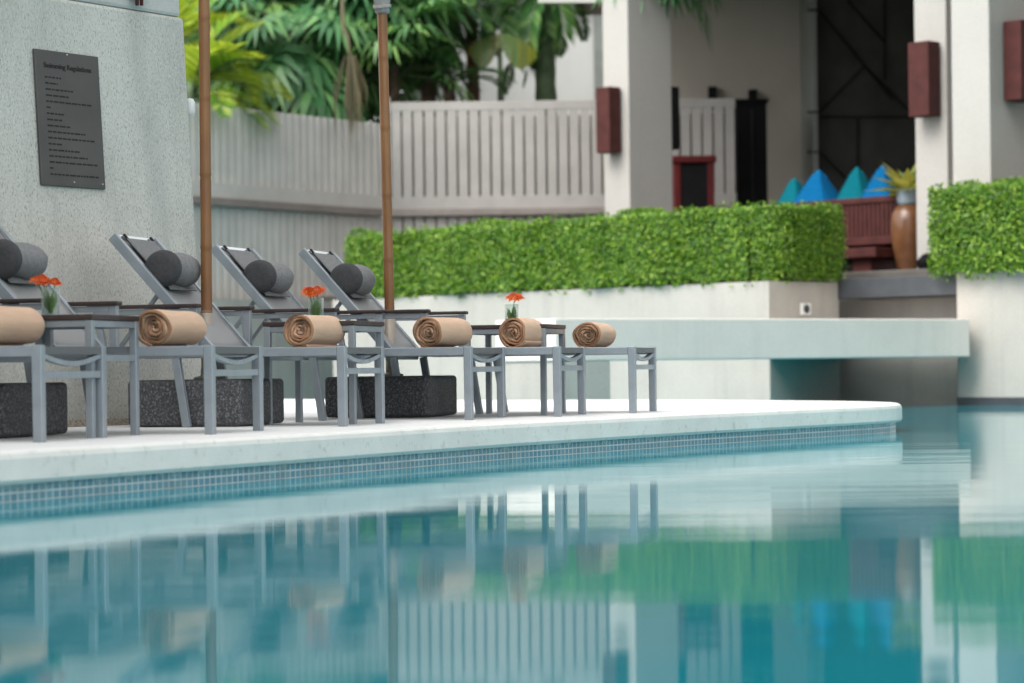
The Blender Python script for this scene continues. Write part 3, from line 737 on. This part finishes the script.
la, lb = at(548, 3, 35.5), at(606, 3, 34.0)
MB().bar((la.x, la.y, la.z + .18), (lb.x, lb.y, lb.z + .18), .3, .36).build('lintel', col_m, rf)
# back wall, slate panel and pilaster
FD = 37.0
bw = thing('veranda_back_wall', 'beige back wall of the shaded veranda', 'wall')
xl, xr_ = at(612, 100, 39.5).x, at(811, 100, 39.5).x
MB().box(xl, xr_, 39.5, 39.8, 1.0, 6.5).build('wall', room_m, bw)
MB().prism([(xr_ + .3, 39.5), (at(818, 100, 38).x, 38.2), (18, 38.2), (18, 39.5)], 1.0, 6.5).build('slate_panel', dark_panel, bw)
MB().prism([(at(808, 100, 38.6).x, 38.0), (at(818, 100, 38.0).x, 38.0), (at(818, 100, 38.0).x, 39.49), (at(808, 100, 38.6).x, 39.49)], 1.36, 6.5).build('pilaster', pil_m, bw, bevel=.01)
m = MB()
def groove(a, b):
    A, C = at(a[0], a[1], 38.188), at(b[0], b[1], 38.188); m.bar(A, C, .02, .05, (0, 1, 0))
for a, b in (((819, 10), (865, 66)), ((865, 66), (893, 100)), ((865, 66), (820, 112)), ((820, 117), (915, 117)), ((885, 0), (885, 80)), ((847, 0), (885, 42)), ((858, 119), (858, 200)), ((820, 152), (850, 182)), ((865, 66), (915, 117))):
    groove(a, b)
m.build('groove', blackm, bw)
m = MB()
for y in (112, 152, 10): A = at(813, y, 37.985); m.box(A.x - .085, A.x + .085, 37.99, 38.01, A.z - .018, A.z + .018)
m.build('joint', dark_panel, bw)
dr = thing('dark_cabinet', 'tall black cabinet against the beige veranda wall', 'cabinet')
A, C = at(737, 103, 37.6), at(768, 203, 37.6)
MB().box(A.x, C.x, 37.6, 38.3, 1.362, A.z).build('body', blackm, dr, bevel=.01)
m = MB(); m.box((A.x + C.x)/2 - .006, (A.x + C.x)/2 + .006, 37.588, 37.6, 1.5, A.z - .1); m.build('door_gap', dark_panel, dr)
m = MB(); m.box(A.x - .03, C.x + .03, 37.55, 38.3, A.z + .002, A.z + .06); m.build('cornice', blackm, dr, bevel=.008)
for px, py, lab in ((713, 94, 'small dark box lamp high on the beige wall above the fence'), (753, 97, 'small dark box lamp directly above the black cabinet')):
    q = at(px, py, 39.4); sconce_box(lab, Vector((q.x, 39.5, 0)), Vector((1, 0, 0)), Vector((0, -1, 0)), 0, q.z - .06, .14, .36, .14, blackm)
# red lacquer frame chair seen above the hedge
ch = thing('lacquer_console', 'red lacquer framed black console just right of the broad column', 'console')
A, C = at(674, 156, 35.6), at(715, 207, 35.6)
MB().box(A.x + .09, C.x - .09, 35.62, 36.1, 1.5, A.z - .12).build('black_inset', blackm, ch)
m = MB(); m.box(A.x, A.x + .1, 35.6, 36.15, 1.362, A.z - .1); m.box(C.x - .1, C.x, 35.6, 36.15, 1.362, A.z - .1); m.build('upright', maroon_bright, ch, bevel=.01)
MB().box(A.x - .03, C.x + .03, 35.56, 36.2, A.z - .1, A.z).build('top', maroon_bright, ch, bevel=.012)
# daybed with slatted rail, cushions
DBo = Vector((4.87, 30.0, 0)); DL = 2.35
def DBp(t_, b, z): q = DBo - UX*t_ + VX*b; return Vector((q.x, q.y, z))
db = thing('daybed', 'maroon timber daybed with slatted rail, cushions behind its top rail', 'daybed')
def dprism(t0, t1, b0, b1, z0, z1): return MB().prism([tuple(DBp(t0, b0, 0)[:2]), tuple(DBp(t1, b0, 0)[:2]), tuple(DBp(t1, b1, 0)[:2]), tuple(DBp(t0, b1, 0)[:2])], z0, z1)
dprism(0, DL, -.02, .06, 2.29, 2.365).build('top_rail', maroon, db, bevel=.008)
m = MB(); nsl = 34
for k in range(nsl):
    t0 = .02 + (DL - .04)*k/nsl; q = [tuple(DBp(t0, 0, 0)[:2]), tuple(DBp(t0 + .052, 0, 0)[:2]), tuple(DBp(t0 + .052, .03, 0)[:2]), tuple(DBp(t0, .03, 0)[:2])]; m.prism(q, 1.86, 2.289)
m.build('slats', maroon, db)
dprism(.01, DL - .01, .034, .05, 1.86, 2.289).build('back_board', blackm, db)
dprism(-.02, DL, -.10, .08, 1.76, 1.858).build('lower_rail', maroon, db, bevel=.01)
dprism(-.05, DL, -.62, 1.1, 1.58, 1.70).build('seat', maroon, db, bevel=.012)
dprism(.12, .40, -.5, .9, 1.363, 1.578).build('base_block', maroon, db, bevel=.01)
dprism(1.9, 2.2, -.5, .9, 1.363, 1.578).build('base_block', maroon, db, bevel=.01)
dprism(.05, DL - .05, .09, 1.05, 1.702, 2.02).build('mattress', blackm, db, bevel=.03)
for px, py, wpx, mat, lab in ((795, 176, 33, teal_f, 'teal pyramid cushion, the leftmost and smallest of the four'), (821, 168, 43, blue_f, 'blue pyramid cushion second from the left on the daybed'),
                         (858, 165, 36, teal_f, 'teal pyramid cushion third from the left, in front of the slate wall'), (885, 163, 38, blue_f, 'blue pyramid cushion beside the leafy potted plant')):
    D = 31.2; apex = at(px, py, D)
    # distance along the daybed where that sight line crosses the mattress
    a, _ = ray(px, py); b_ = .50
    tt = ((DBo + VX*b_).x - a*(DBo + VX*b_).y)/(UX.x - a*UX.y); base = DBp(tt, b_, 2.022); apex_z = HC + ray(px, py)[1]*base.y
    o = thing('pyramid_cushion', lab, 'cushion', base, ANG_U, 'pyramid cushions on the daybed')
    wv = wpx*base.y/F*.74; hh = apex_z - 2.022; m = MB(); nn = 10; vs = []; fs = []
    for i in range(nn + 1):
        s = i/nn; hw = wv*((1 - s)**.95*(1 + .08*math.sin(math.pi*s)) + .03*s) ; zz = hh*s - (.03*hh if i == nn else 0)
        for k in range(16):
            a_ = 2*math.pi*k/16 + math.pi/4; c_, s_ = math.cos(a_), math.sin(a_); q = 1/max(abs(c_), abs(s_)); q = q*.92 + .08*1.15
            sl_ = .05*wpx/40*math.sin(s*2.5)*math.sin(px); vs.append((c_*q*hw + sl_, s_*q*hw*.8, zz + (.02 if i == 0 else 0)))
    for i in range(nn):
        for k in range(16): fs.append((i*16+k, i*16+(k+1) % 16, (i+1)*16+(k+1) % 16, (i+1)*16+k))
    fs.append(tuple(range(16))[::-1]); m.add(vs, fs); cv = m.build('cover', mat, o, smooth=True)
    for cx_, cy_ in ((1, 1), (-1, 1), (-1, -1), (1, -1)):
        m = MB(); kk = {(1, 1): 0, (-1, 1): 4, (-1, -1): 8, (1, -1): 12}[(cx_, cy_)]
        m.tube([Vector(vs[i*16 + kk])*1.004 for i in range(nn)], .007, 5); m.build('seam', mat, cv, smooth=True)
# jar and plant
jl = at(909, 260, 29.7); jar = thing('glazed_jar', 'tall brown glazed jar with grey-blue neck standing by the column', 'jar', (jl.x, jl.y, 1.362))
m = MB(); m.lathe([(.12, 0), (.135, .02), (.175, .25), (.215, .50), (.22, .64), (.195, .76), (.14, .835), (.118, .85)], 32); m.build('body', jar_m, jar, smooth=True)
m = MB(); m.lathe([(.117, .851), (.135, .90), (.14, 1.0), (.155, 1.04), (.15, 1.05), (.12, 1.03), (.05, 1.0)], 32); m.build('neck', jar_neck, jar, smooth=True)
pp = thing('potted_plant', 'yellow-green broad-leaved plant growing from the brown jar', 'plant', (jl.x, jl.y, 1.362 + .98))
m = MB(); r2 = random.Random(8)
for k in range(46):
    a = r2.uniform(0, 6.28); el = r2.uniform(.15, 1.35); l = r2.uniform(.30, .62); d = Vector((math.cos(a)*math.cos(el), math.sin(a)*math.cos(el), math.sin(el))); q = d.cross(Vector((0, 0, 1))).normalized(); up = q.cross(d)
    w_ = l*.19; m.add([d*.03, d*l*.45 + q*w_ + up*.02, d*l + Vector((0, 0, -l*.15)), d*l*.45 - q*w_ + up*.02, d*l*.5 - up*.01], [(0, 1, 4), (1, 2, 4), (2, 3, 4), (3, 0, 4)])
m.build('leaves', pot_leaf, pp)
m = MB()
for k in range(7): a = k*.9; m.tube([(0, 0, -.05), (.03*math.cos(a), .03*math.sin(a), .12), (.08*math.cos(a), .08*math.sin(a), .28)], .007, 6)
m.build('stems', green_trunk, pp, smooth=True)
bo = at(927, 268, 28.9)
m = MB(); r2 = random.Random(3)
me = bmesh.new(); bmesh.ops.create_icosphere(me, subdivisions=3, radius=.13)
for v in me.verts: v.co *= 1 + .10*math.sin(v.co.x*25 + 1)*math.cos(v.co.y*21) + .03*math.sin(v.co.z*60); v.co.z *= .85
dm = bpy.data.meshes.new('dark_boulder'); me.to_mesh(dm); dm.materials.append(blackm)
o = bpy.data.objects.new('dark_boulder', dm); COL.objects.link(o); o.location = (bo.x, bo.y, 1.362 + .105); tag(o, 'round black stone beside the foot of the brown jar', 'stone')

# ------------------------------------------------------------------ fences and garden walls
fe = thing('slatted_fence', 'tall pale slatted fence running straight behind the long hedge', 'fence')
X0, X1 = at(391, 150, FD).x, at(736, 150, FD).x
zt, zl = at(500, 101, FD).z, at(500, 205, FD).z
ns = 31; pit = (X1 - X0)/ns; m = MB()
for k in range(ns): m.box(X0 + k*pit + .016, X0 + (k + 1)*pit - .016, FD, FD + .04, zl + .14, zt - .14)
m.build('slats', fence_m, fe)
m = MB(); n2 = 32
m.box(X0, X1, FD - .004, FD + .045, zt - .139, zt + .0); m.build('top_band', fence_m, fe, bevel=.006)
MB().box(X0 - .02, X1, FD - .008, FD + .05, zl - .05, zl + .139).build('bottom_band', fence_m, fe, bevel=.006)
MB().box(X0 - .05, X1, FD - .10, FD + .15, zl - .16, zl - .052).build('ledge', ledge_m, fe, bevel=.01)
m = MB()
for k in range(ns): m.box(X0 + k*pit + .014, X0 + (k + 1)*pit - .014, FD, FD + .04, 1.15, zl - .162)
m.build('lower_slats', fence_m, fe)
MB().box(X0, X1, FD + .3, FD + .34, 1.15, zt - .2).build('backing_board', ledge_m, fe)
MB().box(X0 - .3, X0 + .0, FD + .07, FD + .12, 1.15, zt - .32).build('end_board', fence_m, fe, bevel=.005)
MB().box(X0 - .06, X0 + .0, FD - .02, FD + .06, 1.15, zt + .08).build('post', fence_m, fe, bevel=.005)
# curved left fence: a path of points in plan
f2 = thing('slatted_fence', 'pale ribbed fence curving away to the left under the palms', 'fence')
pth = smooth_line([(-7.8, 28.6), (-6.3, 31.0), (-5.3, 32.5), (-4.2, 34.0), (-3.1, 35.5), (-2.45, 36.35), (-1.98, 36.9)], 10)
pthv = [Vector((p[0], p[1], 0)) for p in pth]; cum = [0]
for i in range(1, len(pthv)): cum.append(cum[-1] + (pthv[i] - pthv[i-1]).length)
def along(s):
    for i in range(1, len(cum)):
        if cum[i] >= s or i == len(cum)-1:
            f = (s - cum[i-1])/(cum[i] - cum[i-1]); d = (pthv[i] - pthv[i-1]).normalized(); return pthv[i-1].lerp(pthv[i], f), d
tot = cum[-1]; m = MB(); m2 = MB(); npl = int(tot/.155); ZT2 = 4.03
for k in range(npl):
    c, d = along((k + .5)*tot/npl); nrm = Vector((d.y, -d.x, 0)); hw = tot/npl/2
    for mm, z0, z1 in ((m, zl + .10, ZT2), (m2, 1.15, zl - .17)):
        a, b = c - d*(hw - .012), c + d*(hw - .012); a2, b2 = c - d*hw*.5, c + d*hw*.5
        q = [a + nrm*.0, b + nrm*.0, b2 + nrm*.022, a2 + nrm*.022]
        mm.prism([(p.x, p.y) for p in q], z0, z1)
m.build('ribs', ribbed_lit_m, f2); m2.build('lower_ribs', ribbed_lit_m, f2)
def band(mb, o0, o1, z0, z1):
    vs = []; 
    for i, p in enumerate(pthv):
        d = (pthv[min(i+1, len(pthv)-1)] - pthv[max(i-1, 0)]).normalized(); nrm = Vector((d.y, -d.x, 0))
        for oo, z in ((o0, z0), (o1, z0), (o1, z1), (o0, z1)): q = p + nrm*oo; vs.append((q.x, q.y, z))
    fs = [(i*4+k, i*4+(k+1) % 4, (i+1)*4+(k+1) % 4, (i+1)*4+k) for i in range(len(pthv)-1) for k in range(4)]
    mb.add(vs, fs + [(0, 1, 2, 3), tuple((len(pthv)-1)*4 + k for k in (3, 2, 1, 0))]); return mb
band(MB(), -.03, -.001, 1.1, ZT2 - .01).build('backing_board', ribbed_lit_m, f2)
band(MB(), -.02, .07, zl - .05, zl + .16).build('bottom_band', ribbed_lit_m, f2)
band(MB(), -.03, .12, zl - .16, zl - .052).build('ledge', ledge_m, f2)
rw = thing('garden_wall', 'cream garden wall under the ribbed fence behind the loungers', 'wall')
band(MB(), .10, .40, -1.2, 1.28).build('wall', cream, rw)
tm = MB(); tm.prism([(-7.9, 28.5), (-4.2, 34.0), (-1.98, 36.9), (4, 36.9), (4, 80), (-60, 80), (-60, 28.5)], .6, 1.14); struct(tm.build('garden_terrace', terrace_m))
# white house beyond the palms
hs_ = thing('white_house', 'plain white house wall rising behind the palms and fence', 'house')
hx0, hx1 = at(405, 50, 46).x, at(640, 50, 46).x
MB().box(hx0, hx1, 46, 50, 1.1, 7.6).build('wall', white_wall, hs_)
MB().box(hx0 - .3, hx1 + .3, 45.5, 50.4, 7.6, 7.85).build('eave', col_m, hs_)
q0 = at(592, 50, 40.5); q1 = at(602, 50, 40.5)
MB().box(at(594, 40, 45.9).x, at(612, 40, 45.9).x, 45.93, 45.99, 1.1, at(600, 14, 45.9).z).build('dark_doorway', pil_m, hs_)

# ------------------------------------------------------------------ palms and shrubs
def frond(mb, base, az, el, length, droop, ll, n=26, wid=.035, hang=.35, rs=None, rach=None, twist=0):
    pos = Vector(base); e = el; st_ = length/n; hd = Vector((math.cos(az), math.sin(az), 0)); side = Vector((-math.sin(az), math.cos(az), 0)); pts = [pos.copy()]
    for i in range(n):
        s = (i + 1)/n; e2 = e - droop*(s**1.4)
        d = hd*math.cos(e2) + Vector((0, 0, math.sin(e2))); up = side.cross(d)*-1
        if up.z < 0: up = -up
        pos = pos + d*st_; pts.append(pos.copy())
        if s < .12: continue
        L_ = ll*math.sin(math.pi*min(1, .12 + .84*s))**.7*rs.uniform(.85, 1.1)
        for sg in (-1, 1):
            sw = side*sg
            dl = (sw*.80 + d*(.45 + .5*s) + up*.28).normalized()
            mid = pos + dl*L_*.5; dl2 = (dl + Vector((0, 0, -hang*rs.uniform(.6, 1.5)))).normalized(); tip = mid + dl2*L_*.55
            q = dl.cross(up).normalized()*wid*rs.uniform(.8, 1.2)
            mb.add([pos - q*.4, pos + q*.4, mid + q, mid - q, tip], [(0, 1, 2, 3), (3, 2, 4)])
    if rach is not None: rach.tube(pts[::3] + [pts[-1]], [max(.004, .022*(1 - k/(len(pts[::3]) + .5))) for k in range(len(pts[::3]) + 1)], 5)
def fan(mb, base, az, el, pet, rad, rs, n=22, spread=260, stem=None, fold=.06, hang=.3):
    d = Vector((math.cos(az)*math.cos(el), math.sin(az)*math.cos(el), math.sin(el))); side = Vector((-math.sin(az), math.cos(az), 0)); up = side.cross(d)*-1
    if up.z < 0: up = -up
    b = Vector(base); c = b + d*pet
    if stem is not None: stem.tube([b, b.lerp(c, .5) + Vector((0, 0, .04)), c], [.022, .017, .012], 5)
    d2 = (d + Vector((0, 0, -.45))).normalized(); up2 = side.cross(d2)*-1
    if up2.z < 0: up2 = -up2
    for k in range(n):
        a = R(-spread/2 + spread*(k + .5)/n); dr_ = d2*math.cos(a) + side*math.sin(a); q = (d2*-math.sin(a) + side*math.cos(a))
        L_ = rad*(.75 + .25*math.cos(a*.6))*rs.uniform(.9, 1.06); w_ = rad*R(spread)/n*.62
        m1 = c + dr_*L_*.6 + up2*fold*(1 if k % 2 else -.4); tip = c + dr_*L_ + Vector((0, 0, -hang*L_*rs.uniform(.5, 1.4)))
        mb.add([c - q*.006, c + q*.006, m1 + q*w_*.55, m1 - q*w_*.55, tip], [(0, 1, 2, 3), (3, 2, 4)])
TZ0 = 1.14
def palm(label, px, D, crown_py, kind, seed, nf=16, scale=1.0, mat=None, tr=.11, tmat=None, el_rng=(-.3, 1.3), az_rng=(0, 6.28), name='palm_tree', trunk=True):
    r2 = random.Random(seed); c = at(px, crown_py, D)
    o = thing(name, label, 'palm tree', (c.x, c.y, TZ0), 0, 'palms growing behind the fence'); h = c.z - TZ0
    lf, stm = MB(), MB()
    for k in range(nf):
        az = az_rng[0] + (az_rng[1] - az_rng[0])*(k + r2.uniform(0, .8))/nf; el = r2.uniform(*el_rng)
        b = (r2.uniform(-.06, .06), r2.uniform(-.06, .06), h + r2.uniform(-.25, .1))
        if kind == 'feather': frond(lf, b, az, el, scale*r2.uniform(1.3, 1.9), r2.uniform(.6, 1.2), scale*.50, 22, .034*scale, .14, r2, stm)
        elif kind == 'pinnate': frond(lf, b, az, el, scale*r2.uniform(1.5, 2.1), r2.uniform(.9, 1.7), scale*.50, 30, .024*scale + .010, .3, r2, stm)
        else: fan(lf, b, az, el, scale*r2.uniform(.7, 1.2), scale*r2.uniform(.7, .95), r2, 24, 270, stm)
    lf.build('crown', mat or palm_m, o)
    stm.build('leaf_stalks', green_trunk, o, smooth=True)
    if trunk:
        m = MB(); pts = []; rd = []
        for k in range(24): s = k/23; pts.append((.12*math.sin(s*2 + seed)*(1 - s)*s*2, .0, h*s)); rd.append(tr*(1.25 - .35*s)*(1.06 if k % 2 else .97))
        m.tube(pts, rd, 12); m.build('trunk', tmat or trunk_m, o, smooth=True)
    return o
# bright yellow-green palm at the left, its fronds hanging over the fence
palm('bright yellow-green palm drooping over the ribbed fence beside the tower', 192, 34.9, 84, 'feather', 21, 15, .92, areca_m, .09, green_trunk, (-.15, 1.15), (-1.3, 1.2))
palm('light green palm hidden low behind the left bamboo pole', 178, 36.2, 30, 'feather', 22, 20, 1.0, areca_m, .10, green_trunk, (-.3, 1.2))
palm('dark fan palm left of centre with hanging pleated leaves', 292, 38.3, 25, 'fan', 23, 26, 1.15, fan_m, .13, trunk_m, (-.9, 1.0))
palm('tall dark fan palm just left of the right bamboo pole', 352, 39.2, 8, 'fan', 24, 28, 1.25, fan_m, .13, trunk_m, (-1.0, .9))
palm('dark feather palm right of the right bamboo pole', 425, 39.5, 12, 'pinnate', 25, 15, .9, palm_m, .12, trunk_m, (-.5, 1.0))
palm('slender palm with a reddish brown trunk in front of the white house', 470, 40.5, -25, 'pinnate', 26, 20, 1.05, palm_m, .10, simple('reddish_trunk', (.15, .075, .055), .85, 0, .3, 9, 30, .5), (-.7, .9))
palm('green-stemmed palm in front of the white house near the column', 545, 40.0, -18, 'pinnate', 27, 11, .8, palm_m, .17, green_trunk, (-1.1, .9))
palm('small dark fan palm filling the gap under the taller palms', 395, 38.4, 62, 'fan', 28, 18, .9, palm_m, .1, trunk_m, (-.4, 1.2))
palm('dense low feather palm behind the straight fence', 450, 38.6, 78, 'pinnate', 29, 6, .6, palm_m, .09, trunk_m, (-.1, 1.3))
palm('fan palm at the far back between the other crowns', 250, 40.5, 10, 'fan', 30, 28, 1.4, palm_m, .13, trunk_m, (-1.0, .9))
palm('feather palm with deep green crown behind the dry leaf', 330, 41.5, 40, 'pinnate', 31, 26, 1.25, palm_m, .12, trunk_m, (-.6, 1.0))
palm('fan palm with one leaf hanging beside the broad column', 655, 34.6, -62, 'fan', 33, 9, .8, fan_m, .09, trunk_m, (-.95, -.2), (-2.2, .5))
# yellowing banana-like leaf
yl = thing('banana_plant', 'banana plant with one broad yellowing leaf above the straight fence', 'plant', (at(500, 60, 39.2).x, 39.2, TZ0))
m = MB(); zc = at(500, 34, 39.2).z - TZ0
for sgn, L0, droopz in ((1, .95, .28), (-1, .8, .2)):
    n = 14
    for k in range(n):
        s0, s1 = k/n, (k + .93)/n; x0, x1 = sgn*L0*s0*.62, sgn*L0*s1*.62; wq = .34*math.sin(math.pi*min(1, .15 + .8*s0))
        za, zb = zc - droopz*s0**2, zc - droopz*s1**2
        m.add([(x0, -.02, za), (x1, -.02, zb), (x1, -.10, zb - wq*1.5), (x0, -.10, za - wq*1.5)], [(0, 1, 2, 3)])
        m.add([(x0, -.02, za), (x1, -.02, zb), (x1, .25, zb - wq*.5), (x0, .25, za - wq*.5)], [(0, 1, 2, 3)])
m.build('leaf', banana_m, yl)
m = MB(); m.tube([(0, 0, 0), (.02, 0, zc*.6), (0, 0, zc)], [.10, .08, .03], 10); m.build('stem', green_trunk, yl, smooth=True)
# dry hanging leaf
dl_ = thing('dry_palm_leaf', 'dry brownish palm leaf hanging down over the ribbed fence', 'leaf', at(350, 52, 35.7))
m = MB(); r2 = random.Random(9)
for k in range(34):
    x = r2.gauss(.06, .13); l = r2.uniform(.8, 1.55); y = r2.uniform(-.12, .12)
    m.add([(x*.3, y*.3, -.05), (x*.3 + .02, y*.3, -.05), (x + .03, y, -l*.6), (x, y, -l*.6), (x*1.05 + .01, y, -l)], [(0, 1, 2, 3), (3, 2, 4)])
m.build('leaflets', dry_m, dl_)
m = MB(); m.tube([(-.16, .9, .95), (-.13, .5, .6), (-.10, .2, .38), (-.02, .02, .22), (.0, 0, -.05), (.05, 0, -.5)], [.03, .03, .03, .027, .022, .008], 8); m.build('stalk', dry_m, dl_, smooth=True)
def shrub(label, px, py, D, rx, rz, n, seed, lf=.10, mat=bush_m):
    r2 = random.Random(seed); c = at(px, py, D); o = thing('shrub', label, 'shrub', (c.x, c.y, TZ0), 0, 'shrubs behind the fence'); m = MB(); cz = c.z - TZ0
    cl = [(r2.gauss(0, rx*.45), r2.gauss(0, rx*.35), r2.gauss(0, rz*.42), r2.uniform(.25, .5)*min(rx, rz)) for _ in range(26)]
    for _ in range(n):
        a = r2.choice(cl); v = Vector((r2.gauss(0, 1), r2.gauss(0, 1), r2.gauss(0, 1))).normalized()*a[3]*r2.uniform(.6, 1.05)
        p = Vector((a[0], a[1], cz + a[2])) + v; tx = Vector((r2.gauss(0, 1), r2.gauss(0, 1), r2.gauss(-.3, .6))).normalized(); ty = tx.cross(v).normalized()
        l = lf*r2.uniform(.6, 1.2); m.add([p - tx*l, p + ty*l*.38, p + tx*l, p - ty*l*.38], [(0, 1, 2, 3)])
    m.build('crown', mat, o)
    m = MB()
    for k in range(5): a = k*1.26; m.tube([(.08*math.cos(a), .08*math.sin(a), 0), (.2*math.cos(a), .2*math.sin(a), cz*.6), (.5*rx*math.cos(a), .4*rx*math.sin(a), cz)], [.05, .035, .015], 6)
    m.build('stems', trunk_m, o, smooth=True)
for i, (px, py, D, rx, rz, n, lab) in enumerate((
    (210, 60, 43, 2.6, 2.0, 6000, 'dark leafy tree mass behind the yellow-green palm'), (300, 50, 44, 2.6, 2.2, 6000, 'dark leafy tree mass behind the fan palms at left centre'),
    (350, 60, 44, 1.4, 1.9, 4500, 'dark leafy tree mass right behind the right bamboo pole'), (245, 30, 45, 3, 2.6, 6000, 'deep shaded tree at the back left of the garden'),
    (330, 20, 45.5, 2.4, 2.6, 6000, 'deep shaded tree at the back centre of the garden'), (160, 40, 44, 2.6, 2.6, 5000, 'dark tree mass behind the tower edge'))):
    shrub(lab, px, py, D, rx, rz, n, 60 + i, .13 if D > 42 else .09)

# unseen blocks added on both sides to shade the deck and the veranda
for nm, lab, x0, x1, y0, y1, zz, face in (('shade_block', 'tall unseen cream block with rows of windows, added left of the deck to shade it', -17, -6.6, -16, 7.4, 15, 1),
                                ('shade_block', 'unseen cream block with rows of windows, added on the right to shade the veranda', 8.6, 17, 13.0, 22.5, 9.5, -1)):
    hw = thing(nm, lab, 'light blocker', (0, 0, 0), 0, 'unseen blocks added to shade the pool court')
    MB().box(x0, x1, y0, y1, -1.2, zz).build('wall', cream, hw, bevel=.03)
    fx = x1 if face > 0 else x0
    for fl_ in range(int((zz - 1)//3.5)):
        for k in range(int((y1 - y0)//3.1)):
            ya = y0 + .7 + k*3.1; z0 = 1.2 + fl_*3.5; q = sorted((fx + face*.002, fx + face*.06)); q2 = sorted((fx + face*.06, fx + face*.07))
            f_ = MB().box(q[0], q[1], ya, ya + 1.7, z0, z0 + 1.9).build('window', maroon, hw)
            MB().box(q2[0], q2[1], ya + .1, ya + 1.6, z0 + .1, z0 + 1.8).build('pane', slab_m, f_)
    MB().box(x0 - .4, x1 + .4, y0 - .4, y1 + .4, zz + .003, zz + .4).build('roof', col_m, hw)
